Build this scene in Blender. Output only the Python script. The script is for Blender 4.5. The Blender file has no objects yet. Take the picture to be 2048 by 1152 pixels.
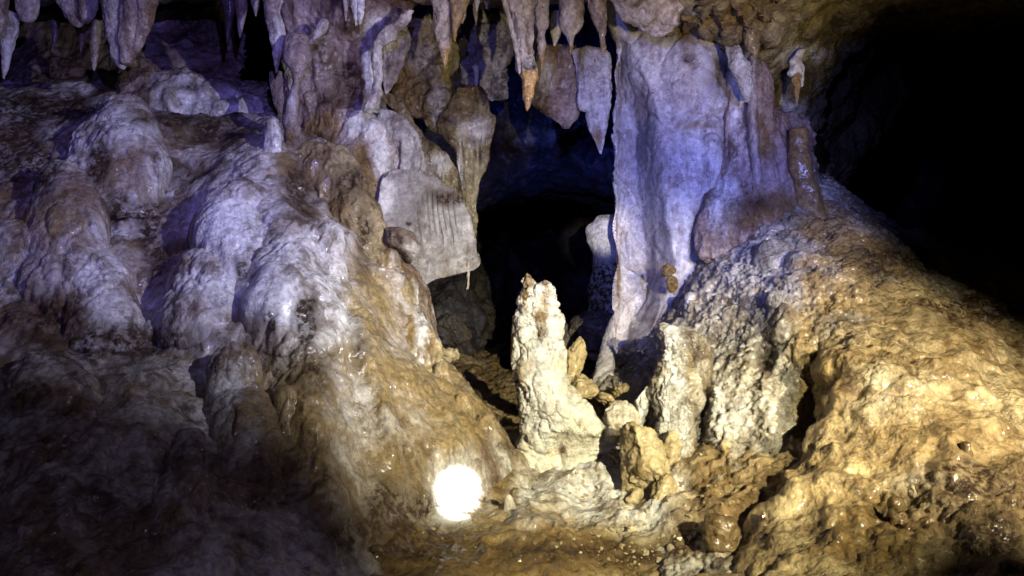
import bpy, math, random
import numpy as np

# ------------------------------------------------------------------ camera, world, lights
SC = bpy.context.scene
COL = SC.collection
F = 1607.0                      # focal length in pixels of the 2048 px wide photograph
EYE = 1.4

cam_d = bpy.data.cameras.new('camera')
cam_d.sensor_width = 36.0
cam_d.lens = 36.0 * F / 2048.0
cam_d.clip_start, cam_d.clip_end = 0.05, 200.0
cam = bpy.data.objects.new('camera', cam_d)
cam.location = (0, 0, EYE)
cam.rotation_euler = (math.radians(90), 0, 0)
COL.objects.link(cam)
SC.camera = cam

world = bpy.data.worlds.new('World')
SC.world = world
world.use_nodes = True
bg = world.node_tree.nodes['Background']
bg.inputs['Color'].default_value = (0.0, 0.0, 0.0, 1)      # underground: no sky reaches the cave
bg.inputs['Strength'].default_value = 0.0

SC.view_settings.view_transform = 'Standard'
SC.view_settings.look = 'None'
SC.view_settings.exposure = 0.0
SC.view_settings.gamma = 1.0
SC.view_settings.use_curve_mapping = False
SC.render.engine = 'CYCLES'
SC.cycles.use_denoising = True
SC.cycles.denoiser = 'OPENIMAGEDENOISE'
SC.cycles.denoising_input_passes = 'RGB_ALBEDO_NORMAL'
SC.cycles.denoising_prefilter = 'ACCURATE'
SC.cycles.max_bounces = 4
SC.cycles.diffuse_bounces = 2
SC.cycles.glossy_bounces = 2
SC.cycles.sample_clamp_indirect = 1.0
SC.cycles.caustics_reflective = False
SC.cycles.caustics_refractive = False
SC.cycles.sample_clamp_direct = 0.0
SC.cycles.use_adaptive_sampling = False


def W(u, v, Y):
    """A pixel of the photograph at distance Y (metres into the cave) as a point of the cave."""
    return np.array([(u - 1024.0) * Y / F, Y, EYE - (v - 576.0) * Y / F])


def torch(name, loc, target, power, color, angle, blend, radius=0.02):
    l = bpy.data.lights.new(name, 'SPOT')
    l.energy = power
    l.color = color
    l.spot_size = math.radians(angle)
    l.spot_blend = blend
    l.shadow_soft_size = radius
    o = bpy.data.objects.new(name, l)
    o.location = loc
    d = np.array(target) - np.array(loc)
    from mathutils import Vector
    o.rotation_euler = Vector(d).to_track_quat('-Z', 'Y').to_euler()
    COL.objects.link(o)
    return o


# torches carried by the visitors: a warm one to the right, cold headlamps, one tight beam; added ones: a fill by the camera, an unseen blue lamp behind the pillar
torch('warm_torch', (1.25, 0.25, 1.75), W(1110, 795, 3.1), 960, (1.0, 0.93, 0.64), 44, 1.0, 0.012)
torch('golden_torch', (1.9, 0.85, 1.75), W(1870, 790, 2.6), 600, (1.0, 0.91, 0.69), 47, 1.0, 0.012)
torch('cold_headlamp', (1.25, 1.2, 2.25), W(610, 420, 3.2), 420, (0.74, 0.76, 1.0), 52, 1.0, 0.012)
torch('violet_headlamp', (-0.1, 0.6, 2.1), W(300, 90, 4.2), 260, (0.24, 0.20, 1.0), 70, 1.0, 0.012)
torch('blue_headlamp', (-0.3, 0.1, 1.9), W(1330, 330, 3.8), 400, (0.17, 0.21, 1.0), 34, 1.0, 0.012)
torch('pale_headlamp', (1.45, 0.6, 2.05), W(1400, 380, 3.75), 400, (0.33, 0.36, 1.0), 35, 1.0, 0.012)
torch('vault_torch', (1.0, 0.35, 1.3), W(1510, 20, 3.4), 330, (1.0, 0.84, 0.42), 24, 1.0, 0.012)
torch('passage_torch', (0.95, 0.3, 1.35), W(1020, 90, 3.5), 270, (1.0, 0.86, 0.52), 31, 1.0, 0.012)
torch('back_torch', (0.15, 0.1, 1.5), W(1206, 462, 4.75), 1100, (1.0, 0.95, 0.98), 4.2, 1.0, 0.012)
torch('camera_fill', (0.1, -0.1, 1.6), W(500, 850, 2.6), 26, (0.62, 0.56, 1.0), 85, 1.0, 0.01)  # added weak fill beside the camera for the dim lower left and sparkles
torch('added_blue_lamp', (1.1, 5.5, 1.5), W(1040, 250, 6.2), 34, (0.04, 0.10, 1.0), 80, 1.0, 0.08)  # added lamp, unseen behind the pillar, to tint the lintel blue
torch('narrow_beam', (0.05, 0.0, 1.3), W(916, 985, 2.7), 12000, (1.0, 0.98, 1.0), 3.85, 0.95, 0.008)

# ------------------------------------------------------------------ numeric helpers
_rng = np.random.RandomState(7)
_perm = np.concatenate([_rng.permutation(256)] * 3).astype(np.int32)
_grad = _rng.normal(size=(256, 3)).astype(np.float32)
_grad /= np.linalg.norm(_grad, axis=1)[:, None]
_rnd3 = _rng.rand(256, 3).astype(np.float32)


def perlin(p):
    p = np.asarray(p, np.float32)
    i = np.floor(p).astype(np.int32)
    f = p - i
    u = f * f * f * (f * (f * 6 - 15) + 10)
    i &= 255
    acc = 0
    for dx in (0, 1):
        wx = u[:, 0] if dx else 1 - u[:, 0]
        a = _perm[i[:, 0] + dx]
        for dy in (0, 1):
            wy = u[:, 1] if dy else 1 - u[:, 1]
            b = _perm[a + i[:, 1] + dy]
            for dz in (0, 1):
                wz = u[:, 2] if dz else 1 - u[:, 2]
                g = _grad[_perm[b + i[:, 2] + dz]]
                acc = acc + wx * wy * wz * (g[:, 0] * (f[:, 0] - dx) + g[:, 1] * (f[:, 1] - dy) + g[:, 2] * (f[:, 2] - dz))
    return acc * 1.5


def fbm(p, octv=3, gain=0.5):
    s, a = 0, 1.0
    q = np.asarray(p, np.float32)
    for k in range(octv):
        s = s + a * perlin(q)
        q = q * 2.03 + 17.3
        a *= gain
    return s


def ridged(p, octv=3):
    s, a = 0, 1.0
    q = np.asarray(p, np.float32)
    for k in range(octv):
        n = 1 - np.abs(perlin(q)) * 1.6
        s = s + a * n
        q = q * 2.1 + 9.1
        a *= 0.5
    return s / 1.75 - 0.55


def cells(p):
    """1 - distance to the nearest cell point: rounded lumps."""
    p = np.asarray(p, np.float32)
    i = np.floor(p).astype(np.int32)
    f = p - i
    i &= 255
    best = np.full(len(p), 9.0, np.float32)
    for dx in (-1, 0, 1):
        a = _perm[(i[:, 0] + dx) & 255]
        for dy in (-1, 0, 1):
            b = _perm[a + ((i[:, 1] + dy) & 255)]
            for dz in (-1, 0, 1):
                r = _rnd3[_perm[b + ((i[:, 2] + dz) & 255)]]
                d = (r[:, 0] + dx - f[:, 0]) ** 2 + (r[:, 1] + dy - f[:, 1]) ** 2 + (r[:, 2] + dz - f[:, 2]) ** 2
                np.minimum(best, d, out=best)
    return 1 - np.sqrt(best)


def pchip(x, y, xi):
    x = np.asarray(x, float)
    y = np.asarray(y, float)
    h = np.diff(x)
    dl = np.diff(y) / h
    m = np.zeros(len(x))
    if len(x) > 2:
        ok = dl[:-1] * dl[1:] > 0
        w1, w2 = 2 * h[1:] + h[:-1], h[1:] + 2 * h[:-1]
        with np.errstate(divide='ignore', invalid='ignore'):
            t = (w1 + w2) / (w1 / dl[:-1] + w2 / dl[1:])
        m[1:-1] = np.where(ok, np.nan_to_num(t), 0)
    m[0], m[-1] = dl[0], dl[-1]
    k = np.clip(np.searchsorted(x, xi) - 1, 0, len(x) - 2)
    t = (xi - x[k]) / h[k]
    return ((1 + 2 * t) * (1 - t) ** 2 * y[k] + t * (1 - t) ** 2 * h[k] * m[k]
            + t * t * (3 - 2 * t) * y[k + 1] + t * t * (t - 1) * h[k] * m[k + 1])


def smooth(x, a, b):
    t = np.clip((x - a) / (b - a), 0, 1)
    return t * t * (3 - 2 * t)


def grid_normals(P, wrap):
    """P (rows, cols, 3) -> unit normals."""
    if wrap:
        dc = np.roll(P, -1, 1) - np.roll(P, 1, 1)
    else:
        dc = np.gradient(P, axis=1)
    dr = np.gradient(P, axis=0)
    n = np.cross(dc, dr)
    n /= np.maximum(np.linalg.norm(n, axis=2), 1e-12)[..., None]
    return n


def relief(P, N, spec, room=None, patchy=False):
    """One pass of carved relief along the normals; spec: list of (kind, amplitude, scale or (horizontal, vertical), octaves)."""
    q = P.reshape(-1, 3)
    d = np.zeros(len(q), np.float32)
    for s in spec:
        kind, amp, sc = s[:3]
        oc = s[3] if len(s) > 3 else 3
        if isinstance(sc, tuple):
            p = q * np.array([sc[0], sc[0], sc[1]])
        else:
            p = q * sc
        if kind == 'fbm':
            d += amp * fbm(p, oc)
        elif kind == 'rid':
            d += amp * ridged(p, oc)
        elif kind == 'cut':                       # narrow grooves
            d -= amp * np.clip(1 - np.abs(perlin(p)) * 7, 0, 1) ** 1.5
        elif kind == 'cell':
            d += amp * (cells(p + 0.25 * fbm(p * 0.7, 2)[:, None]) - 0.45)
        elif kind == 'pop':                       # half-round knobs, cave popcorn
            c = cells(p + 0.3 * fbm(p * 0.6, 2)[:, None])
            d += amp * (np.sqrt(np.clip(1 - ((1 - c) / 0.72) ** 2, 0, 1)) - 0.55)
        elif kind == 'flute':                     # drip flutes running down the fall line
            wob = 0.35 * fbm(q * 1.7, 2)
            pp = np.stack([p[:, 0] + wob * sc[0] * 0.15, p[:, 1], p[:, 2]], 1)
            d += amp * ridged(pp, oc)
        elif kind == 'terrace':                   # small rimmed steps
            w = p[:, 2] + 0.8 * fbm(q * 3.0, 2)
            d += amp * (np.abs((w % 1.0) - 0.35) * -1.6 + 0.5)
    if patchy:
        d *= np.clip(0.75 + 1.1 * fbm(q * 2.3 + 5, 2), 0.15, 1.5)
    d = d.reshape(P.shape[:2])
    if room is not None:
        d = d * room
    return P + N * d[..., None]


def project(P):
    q = P.reshape(-1, 3)
    Y = np.maximum(q[:, 1], 0.2)
    return 1024 + q[:, 0] * F / Y, 576 - (q[:, 2] - EYE) * F / Y


def deposits(P, paint, base=(0, 0, 0)):
    """Mud, dark stain and clean calcite cover as three vertex weights (patches set by place on the rock)."""
    q = P.reshape(-1, 3)
    c = np.zeros((len(q), 4), np.float32)
    c[:, :3] = base
    c[:, 3] = 1
    if paint:
        u, v = project(P)
        n1 = fbm(q * 5.0, 3)
        n2 = fbm(q * 5.0 + 31.0, 3)
        for ch, pu, pv, ru, rv, st in paint:
            e = ((u - pu) / ru + 0.55 * n1) ** 2 + ((v - pv) / rv + 0.55 * n2) ** 2
            c[:, 'msp'.index(ch)] += st * np.exp(-e * 1.3)
    return np.clip(c, 0, 1)


def make_obj(name, verts, faces, mat, parent=None, cols=None, smooth_on=True):
    me = bpy.data.meshes.new(name)
    verts = np.asarray(verts, np.float32).reshape(-1, 3)
    if parent is not None:
        verts = verts - np.array(parent.location, np.float32)
    faces = np.asarray(faces, np.int32)
    nv, nf, k = len(verts), len(faces), faces.shape[1]
    me.vertices.add(nv)
    me.vertices.foreach_set('co', verts.ravel())
    me.loops.add(nf * k)
    me.loops.foreach_set('vertex_index', faces.ravel())
    me.polygons.add(nf)
    me.polygons.foreach_set('loop_start', np.arange(0, nf * k, k, dtype=np.int32))
    me.polygons.foreach_set('loop_total', np.full(nf, k, np.int32))
    me.polygons.foreach_set('use_smooth', np.full(nf, smooth_on))
    me.update()
    me.validate()
    if cols is not None and len(me.vertices) == len(cols):
        a = me.color_attributes.new('deposit', 'FLOAT_COLOR', 'POINT')
        a.data.foreach_set('color', np.asarray(cols, np.float32).ravel())
    me.materials.append(mat)
    o = bpy.data.objects.new(name, me)
    COL.objects.link(o)
    if parent is not None:
        o.parent = parent
    return o


def tag(o, label=None, cat=None, group=None, kind=None):
    for k, val in (('label', label), ('category', cat), ('group', group), ('kind', kind)):
        if val:
            o[k] = val
    return o


def thing(name, loc, label, cat, group=None):
    o = bpy.data.objects.new(name, None)
    o.empty_display_size = 0.1
    o.location = [float(x) for x in loc]
    COL.objects.link(o)
    return tag(o, label, cat, group)


def grid_faces(nr, nc, wrap):
    r = np.arange(nr - 1)[:, None]
    c = np.arange(nc if wrap else nc - 1)[None, :]
    c2 = (c + 1) % nc
    a = r * nc + c
    b = r * nc + c2
    return np.stack([a, b, b + nc, a + nc], -1).reshape(-1, 4)


def loft(name, rows, mat, parent=None, nth=96, step=0.006, coarse=(), fine=(), paint=None, base=(0, 0, 0),
         power=2.0, flat=1.0, shape=None, post=None, cap=True):
    """A closed solid from rows (v, u left, u right, distance[, depth ratio]) top to bottom: outline in the photograph, own distance and thickness."""
    R = np.array([list(r) + [flat] * (5 - len(r)) for r in rows], float)
    pts = np.array([W((r[1] + r[2]) / 2, r[0], r[3]) for r in R])
    rad = (R[:, 2] - R[:, 1]) / 2 * R[:, 3] / F
    seg = np.linalg.norm(np.diff(pts, axis=0), axis=1)
    t = np.concatenate([[0], np.cumsum(np.maximum(seg, 1e-4))])
    n = max(10, int(t[-1] / step))
    ti = np.linspace(0, t[-1], n)
    cx, cy, cz = (pchip(t, pts[:, k], ti) for k in range(3))
    rx = np.maximum(pchip(t, rad, ti), 1e-4)
    rt = pchip(t, R[:, 4], ti)
    if cap:                                           # round off blunt ends
        for end in (0, -1):
            if rx[end] > 0.004:
                d = np.abs(ti - ti[end])
                rr = min(rx[end] * 0.4, t[-1] * 0.07)
                rx = rx * np.where(d < rr, np.sqrt(np.clip(1 - (1 - d / rr) ** 2, 0.0, 1)), 1)
        rx = np.maximum(rx, 1e-4)
    th = np.linspace(0, 2 * np.pi, nth, endpoint=False)
    ct, st = np.cos(th), np.sin(th)
    sx = np.sign(ct) * np.abs(ct) ** (2 / power)
    sy = np.sign(st) * np.abs(st) ** (2 / power)
    P = np.zeros((n, nth, 3))
    P[..., 0] = cx[:, None] + rx[:, None] * sx
    P[..., 1] = cy[:, None] + (rx * rt)[:, None] * sy
    P[..., 2] = cz[:, None]
    if shape is not None:
        P = shape(P, ti / t[-1], th, rx)
    room = np.clip(rx / 0.05, 0.08, 1.0)[:, None] * np.ones(nth)
    sgn = -1.0                                        # grid_normals of this winding points inwards
    def nrm(P):
        N = grid_normals(P, True)
        c = P.mean(1, keepdims=True)
        s = np.sign(np.mean(np.sum(N * (P - c), 2)))
        return N * s
    if post is not None:
        P = post(P)
    if coarse:
        P = relief(P, nrm(P), coarse, room)
    if fine:
        P = relief(P, nrm(P), fine, np.clip(rx / 0.02, 0.1, 1)[:, None] * np.ones(nth), True)
    f = grid_faces(n, nth, True)
    V = P.reshape(-1, 3)
    # end caps as quads to a doubled centre
    top, bot = V[:nth].mean(0), V[-nth:].mean(0)
    V = np.concatenate([V, [top, bot]])
    j = np.arange(0, nth, 2)
    it, ib = len(V) - 2, len(V) - 1
    lo = (n - 1) * nth
    ft = np.stack([np.full(len(j), it), (j + 2) % nth, (j + 1) % nth, j], -1)
    fb = np.stack([np.full(len(j), ib), lo + j, lo + (j + 1) % nth, lo + (j + 2) % nth], -1)
    f = np.concatenate([f, ft, fb])
    f = f[:, ::-1]
    return make_obj(name, V, f, mat, parent, deposits(V, paint, base))


def axis_of(rows):
    r = max(rows, key=lambda k: k[0])
    return W((r[1] + r[2]) / 2, r[0], r[3])


def sheet(name, ctrl, d, mat, parent=None, step=0.006, coarse=(), fine=(), paint=None, base=(0, 0, 0),
          bumps=(), soft=0.0, drop=None, extra=None, patchy=True):
    """A broad rock face from scattered (u, v, distance) points: a height field along its own facing direction d, cut to the hull of the points."""
    d = np.array(d, float)
    d /= np.linalg.norm(d)
    p = np.cross([0, 0, 1.0], d)
    p /= np.linalg.norm(p)
    q = np.cross(d, p)
    C = np.array([W(*c) for c in ctrl])
    a, b, h = C @ p, C @ q, C @ d
    def ker(r2):
        return 0.5 * r2 * np.log(np.maximum(r2, 1e-12))
    K = ker((a[:, None] - a) ** 2 + (b[:, None] - b) ** 2) + np.eye(len(C)) * soft
    A = np.zeros((len(C) + 3, len(C) + 3))
    A[:-3, :-3] = K
    A[:-3, -3], A[:-3, -2], A[:-3, -1] = 1, a, b
    A[-3, :-3], A[-2, :-3], A[-1, :-3] = 1, a, b
    w = np.linalg.solve(A, np.concatenate([h, [0, 0, 0]]))
    ga = np.arange(a.min(), a.max() + step, step)
    gb = np.arange(b.max(), b.min() - step, -step)
    GA, GB = np.meshgrid(ga, gb)
    H = w[-3] + w[-2] * GA + w[-1] * GB
    for k in range(len(C)):
        H += w[k] * ker((GA - a[k]) ** 2 + (GB - b[k]) ** 2)
    for bu, bv, bY, ru, rv, amp in bumps:             # swellings that belong to the face itself
        c0 = W(bu, bv, bY)
        e = ((GA - c0 @ p) / (ru * bY / F)) ** 2 + ((GB - c0 @ q) / (rv * bY / F)) ** 2
        H += amp * np.exp(-e)
    P = GA[..., None] * p + GB[..., None] * q + H[..., None] * d
    def nrm(P):
        N = grid_normals(P, False)
        return N * np.sign(np.mean(N @ d))
    if extra is not None:
        P = extra(P, nrm(P))
    if coarse:
        P = relief(P, nrm(P), coarse)
    if fine:
        P = relief(P, nrm(P), fine, None, patchy)
    # hull of the control points
    pts = sorted(set(zip(a.tolist(), b.tolist())))
    def half(ps):
        out = []
        for s in ps:
            while len(out) > 1 and (out[-1][0] - out[-2][0]) * (s[1] - out[-2][1]) - (out[-1][1] - out[-2][1]) * (s[0] - out[-2][0]) <= 0:
                out.pop()
            out.append(s)
        return out
    lo, up = half(pts), half(pts[::-1])
    hull = lo[:-1] + up[:-1]
    ok = np.ones(GA.shape, bool)
    for k in range(len(hull)):
        x0, y0 = hull[k]
        x1, y1 = hull[(k + 1) % len(hull)]
        ok &= (x1 - x0) * (GB - y0) - (y1 - y0) * (GA - x0) >= -step * math.hypot(x1 - x0, y1 - y0)
    if drop is not None:
        ok &= ~drop(P)
    nr, nc = GA.shape
    f = grid_faces(nr, nc, False)
    okf = ok.ravel()
    f = f[okf[f].all(1)]
    used = np.unique(f)
    remap = np.zeros(nr * nc, np.int32)
    remap[used] = np.arange(len(used))
    V = P.reshape(-1, 3)[used]
    f = remap[f]
    f = f[:, ::-1]
    v0 = V[f[:200, 0]], V[f[:200, 1]], V[f[:200, 2]]
    if np.mean(np.cross(v0[1] - v0[0], v0[2] - v0[0]) @ d) < 0:
        f = f[:, ::-1]
    return make_obj(name, V, f, mat, parent, deposits(V, paint, base))


def rock(name, c, r, mat, parent=None, seed=0, n=48, cuts=7, coarse=(), fine=(), paint=None, base=(0, 0, 0), tilt=0.0):
    """A broken stone: an ellipsoid cut by a few planes, then weathered."""
    rs = np.random.RandomState(seed)
    la = np.linspace(0.02, np.pi - 0.02, n)
    lo = np.linspace(0, 2 * np.pi, n * 2, endpoint=False)
    D = np.stack([np.sin(la)[:, None] * np.cos(lo), np.sin(la)[:, None] * np.sin(lo), np.cos(la)[:, None] * np.ones(n * 2)], -1)
    rr = np.ones(D.shape[:2])
    for k in range(cuts):
        nn = rs.normal(size=3)
        nn /= np.linalg.norm(nn)
        h = rs.uniform(0.55, 0.9)
        dn = D @ nn
        rr = np.minimum(rr, np.where(dn > 0.05, h / np.maximum(dn, 0.05), 9))
    P = D * rr[..., None] * np.array(r)
    if tilt:
        c_, s_ = math.cos(tilt), math.sin(tilt)
        x, z = P[..., 0].copy(), P[..., 2].copy()
        P[..., 0], P[..., 2] = c_ * x + s_ * z, -s_ * x + c_ * z
    P = P + np.array(c)
    def nrm(P):
        N = grid_normals(P, True)
        return N * np.sign(np.mean(np.sum(N * (P - np.array(c)), 2)))
    if coarse:
        P = relief(P, nrm(P), coarse)
    if fine:
        P = relief(P, nrm(P), fine)
    f = grid_faces(n, n * 2, True)[:, ::-1]
    V = P.reshape(-1, 3)
    return make_obj(name, V, f, mat, parent, deposits(V, paint, base))

# ------------------------------------------------------------------ materials
def rock_mat(name, pale, mid, dark, mud=(0.17, 0.105, 0.035), stain=(0.035, 0.018, 0.009), clean=(0.62, 0.60, 0.56),
             rough=0.55, wet=0.35, sparkle=0.10, bump=1.0, streak=0.5, specks=0.5, grain=1.0, blotch=2.6, cell=110.0, spark_rough=0.18):
    m = bpy.data.materials.new(name)
    m.use_nodes = True
    nt = m.node_tree
    nt.nodes.clear()
    L = nt.links.new
    def N(t, **kw):
        n = nt.nodes.new(t)
        for k, val in kw.items():
            setattr(n, k, val)
        return n
    out = N('ShaderNodeOutputMaterial')
    pos = N('ShaderNodeNewGeometry').outputs['Position']
    def noise(scale, detail=5.0, rough_=0.55, vec=pos, dist=0.0, lac=2.1):
        n = N('ShaderNodeTexNoise')
        n.inputs['Scale'].default_value = scale
        n.inputs['Detail'].default_value = detail
        n.inputs['Roughness'].default_value = rough_
        n.inputs['Lacunarity'].default_value = lac
        n.inputs['Distortion'].default_value = dist
        L(vec, n.inputs['Vector'])
        return n.outputs['Fac']
    def remap(x, a, b, c=0.0, d=1.0):
        n = N('ShaderNodeMapRange')
        n.inputs['From Min'].default_value, n.inputs['From Max'].default_value = a, b
        n.inputs['To Min'].default_value, n.inputs['To Max'].default_value = c, d
        L(x, n.inputs['Value'])
        return n.outputs['Result']
    def math_(op, x, y):
        n = N('ShaderNodeMath', operation=op)
        for k, s in enumerate((x, y)):
            if isinstance(s, (int, float)):
                n.inputs[k].default_value = s
            else:
                L(s, n.inputs[k])
        return n.outputs[0]
    def mix(f, a, b, mode='MIX'):
        n = N('ShaderNodeMix', data_type='RGBA', blend_type=mode)
        for k, s in ((0, f), (6, a), (7, b)):
            if isinstance(s, (int, float)):
                n.inputs[k].default_value = s
            elif isinstance(s, tuple):
                n.inputs[k].default_value = (*s, 1)
            else:
                L(s, n.inputs[k])
        return n.outputs[2]
    mp = N('ShaderNodeMapping')
    mp.inputs['Scale'].default_value = (1, 1, 0.16)
    L(pos, mp.inputs['Vector'])
    att = N('ShaderNodeAttribute', attribute_name='deposit')
    sep = N('ShaderNodeSeparateColor')
    L(att.outputs['Color'], sep.inputs[0])
    # colour: calcite, blotches, drip streaks, specks
    mp2 = N('ShaderNodeMapping')
    mp2.inputs['Scale'].default_value = (1, 1, 0.45)
    L(pos, mp2.inputs['Vector'])
    n_big = noise(blotch * 1.2, 7, 0.62, vec=mp2.outputs[0], dist=0.4)
    n_mid = noise(11.0, 7, 0.64, vec=mp2.outputs[0], dist=0.2)
    n_str = noise(13.0, 5, 0.6, vec=mp.outputs[0], dist=0.2)
    n_spk = noise(58.0, 7, 0.72, dist=0.8)
    n_fin = noise(38.0, 5, 0.7)
    col = mix(remap(n_big, 0.40, 0.58), mid, pale)
    col = mix(remap(n_mid, 0.50, 0.63, 0, 0.85), col, dark)
    col = mix(remap(n_str, 0.50, 0.64, 0, streak), col, tuple(0.5 * (a + b) for a, b in zip(dark, mud)))
    # deposits
    dep = [remap(sep.outputs[k], 0.06, 0.50) for k in range(3)]
    mudf = math_('MULTIPLY', dep[0], remap(n_mid, 0.25, 0.6, 0.55, 1.0))
    col = mix(mudf, col, mix(n_fin, tuple(0.55 * c for c in mud), tuple(1.45 * c for c in mud)))
    clf = math_('MULTIPLY', dep[2], remap(n_mid, 0.60, 0.46, 0.25, 1.0))
    col = mix(clf, col, clean)
    stf = math_('MULTIPLY', dep[1], remap(n_fin, 0.42, 0.55, 0.25, 1.0))
    col = mix(stf, col, stain)
    col = mix(remap(n_fin, 0.40, 0.60, 0.8, 0.0), col, (0.5, 0.5, 0.5), 'MULTIPLY') if grain else col
    col = mix(math_('MULTIPLY', remap(n_spk, 0.57, 0.66, 0, specks), remap(n_mid, 0.42, 0.54)), col, (0.02, 0.014, 0.01))
    # relief finer than the mesh, stronger on dry rough patches
    n_wet0 = noise(4.0, 5, 0.6)
    vor = N('ShaderNodeTexVoronoi')
    vor.inputs['Scale'].default_value = 85.0
    L(pos, vor.inputs['Vector'])
    hgt = math_('ADD', math_('MULTIPLY', noise(55.0, 6, 0.65), 1.0), math_('MULTIPLY', vor.outputs['Distance'], 0.22))
    hgt = math_('ADD', hgt, math_('MULTIPLY', noise(16.0, 4, 0.6), 1.5))
    bp = N('ShaderNodeBump')
    L(remap(n_wet0, 0.38, 0.60, 1.25 * bump, 0.45 * bump), bp.inputs['Strength'])
    bp.inputs['Distance'].default_value = 0.020
    L(hgt, bp.inputs['Height'])
    # wet film: gloss comes and goes
    n_wet = n_wet0
    wetf = remap(n_wet, 0.42, 0.62, 0.15 * wet, wet)
    pb = N('ShaderNodeBsdfPrincipled')
    L(col, pb.inputs['Base Color'])
    L(bp.outputs[0], pb.inputs['Normal'])
    bp2 = N('ShaderNodeBump')
    bp2.inputs['Strength'].default_value = 0.8
    bp2.inputs['Distance'].default_value = 0.012
    L(noise(30.0, 3, 0.55), bp2.inputs['Height'])
    L(bp2.outputs[0], pb.inputs['Coat Normal'])
    L(remap(n_wet, 0.42, 0.62, rough + 0.15, rough - 0.1), pb.inputs['Roughness'])
    L(wetf, pb.inputs['Coat Weight'])
    pb.inputs['Coat Roughness'].default_value = 0.16
    pb.inputs['Specular IOR Level'].default_value = 0.18
    sh = pb.outputs[0]
    if sparkle > 0:                                   # crystal facets and water beads: each its own mirror
        v2 = N('ShaderNodeTexVoronoi')
        v2.inputs['Scale'].default_value = cell
        L(pos, v2.inputs['Vector'])
        sub = N('ShaderNodeVectorMath', operation='SUBTRACT')
        L(v2.outputs['Color'], sub.inputs[0])
        sub.inputs[1].default_value = (0.5, 0.5, 0.5)
        scl = N('ShaderNodeVectorMath', operation='SCALE')
        L(sub.outputs[0], scl.inputs[0])
        scl.inputs['Scale'].default_value = 1.3
        add = N('ShaderNodeVectorMath', operation='ADD')
        L(scl.outputs[0], add.inputs[0])
        L(bp.outputs[0], add.inputs[1])
        nor = N('ShaderNodeVectorMath', operation='NORMALIZE')
        L(add.outputs[0], nor.inputs[0])
        gl = N('ShaderNodeBsdfGlossy')
        gl.inputs['Roughness'].default_value = spark_rough
        gl.inputs['Color'].default_value = (1, 1, 1, 1)
        L(nor.outputs[0], gl.inputs['Normal'])
        near = remap(v2.outputs['Distance'], 0.30, 0.36, 1.0, 0.0)
        sx = N('ShaderNodeSeparateColor')
        L(v2.outputs['Color'], sx.inputs[0])
        pick = remap(sx.outputs[2], 0.72, 0.76, 0.0, min(0.35, sparkle * 1.4))
        ms = N('ShaderNodeMixShader')
        L(math_('MULTIPLY', math_('MULTIPLY', near, pick), remap(n_wet, 0.40, 0.58, 0.2, 1.0)), ms.inputs[0])
        L(sh, ms.inputs[1])
        L(gl.outputs[0], ms.inputs[2])
        sh = ms.outputs[0]
    L(sh, out.inputs['Surface'])
    return m


M = {}
M['flow'] = rock_mat('flowstone_calcite', (0.54, 0.50, 0.45), (0.185, 0.125, 0.085), (0.065, 0.036, 0.02), mud=(0.25, 0.175, 0.07), wet=0.85, sparkle=0.25, specks=0.5, bump=0.7, streak=0.85, cell=80)
M['column'] = rock_mat('column_calcite', (0.36, 0.28, 0.25), (0.20, 0.14, 0.11), (0.09, 0.05, 0.032), wet=0.4, sparkle=0.08, bump=0.8)
M['pillar'] = rock_mat('pillar_calcite', (0.48, 0.46, 0.46), (0.36, 0.33, 0.33), (0.22, 0.17, 0.155), wet=0.3, sparkle=0.12, streak=0.3, specks=0.9, bump=0.5)
M['white'] = rock_mat('white_calcite', (0.74, 0.71, 0.60), (0.62, 0.57, 0.44), (0.45, 0.36, 0.22), wet=0.2, sparkle=0.05, streak=0.15, specks=0.35, bump=0.7)
M['drip'] = rock_mat('stalactite_calcite', (0.46, 0.40, 0.33), (0.32, 0.25, 0.18), (0.15, 0.09, 0.05), mud=(0.28, 0.17, 0.05), wet=0.5, sparkle=0.10, bump=0.8)
M['amber'] = rock_mat('amber_calcite', (0.52, 0.32, 0.10), (0.38, 0.20, 0.06), (0.20, 0.09, 0.03), wet=0.9, sparkle=0.1)
M['leaf'] = rock_mat('drapery_calcite', (0.32, 0.30, 0.28), (0.24, 0.22, 0.20), (0.15, 0.125, 0.105), wet=0.2, sparkle=0.03, bump=0.5, specks=0.4)
M['ochre'] = rock_mat('ochre_rock', (0.31, 0.26, 0.14), (0.17, 0.125, 0.06), (0.06, 0.04, 0.02), wet=0.4, sparkle=0.08)
M['mud'] = rock_mat('muddy_flowstone', (0.38, 0.30, 0.16), (0.22, 0.15, 0.07), (0.09, 0.05, 0.022), mud=(0.20, 0.125, 0.04), wet=1.0, sparkle=0.22, rough=0.5, bump=0.7)
M['clay'] = rock_mat('clay_coated_rock', (0.46, 0.39, 0.24), (0.35, 0.28, 0.15), (0.19, 0.13, 0.06), mud=(0.30, 0.22, 0.10), wet=0.7, sparkle=0.06, rough=0.5, specks=0.3, bump=0.6)
M['silver'] = rock_mat('wet_silver_flowstone', (0.44, 0.41, 0.34), (0.28, 0.24, 0.175), (0.10, 0.07, 0.042), mud=(0.32, 0.22, 0.085), wet=1.0, sparkle=0.25, rough=0.5, bump=1.1, cell=120)
M['gold'] = rock_mat('golden_popcorn', (0.52, 0.41, 0.22), (0.36, 0.25, 0.11), (0.14, 0.085, 0.035), clean=(0.58, 0.50, 0.34), wet=0.8, sparkle=0.20, rough=0.5, bump=1.0, cell=120)
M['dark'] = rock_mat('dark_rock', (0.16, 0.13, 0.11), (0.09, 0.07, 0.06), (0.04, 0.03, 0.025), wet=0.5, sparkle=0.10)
M['black'] = rock_mat('black_rock', (0.10, 0.09, 0.085), (0.06, 0.052, 0.048), (0.03, 0.025, 0.022), wet=0.5, sparkle=0.05)
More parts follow.
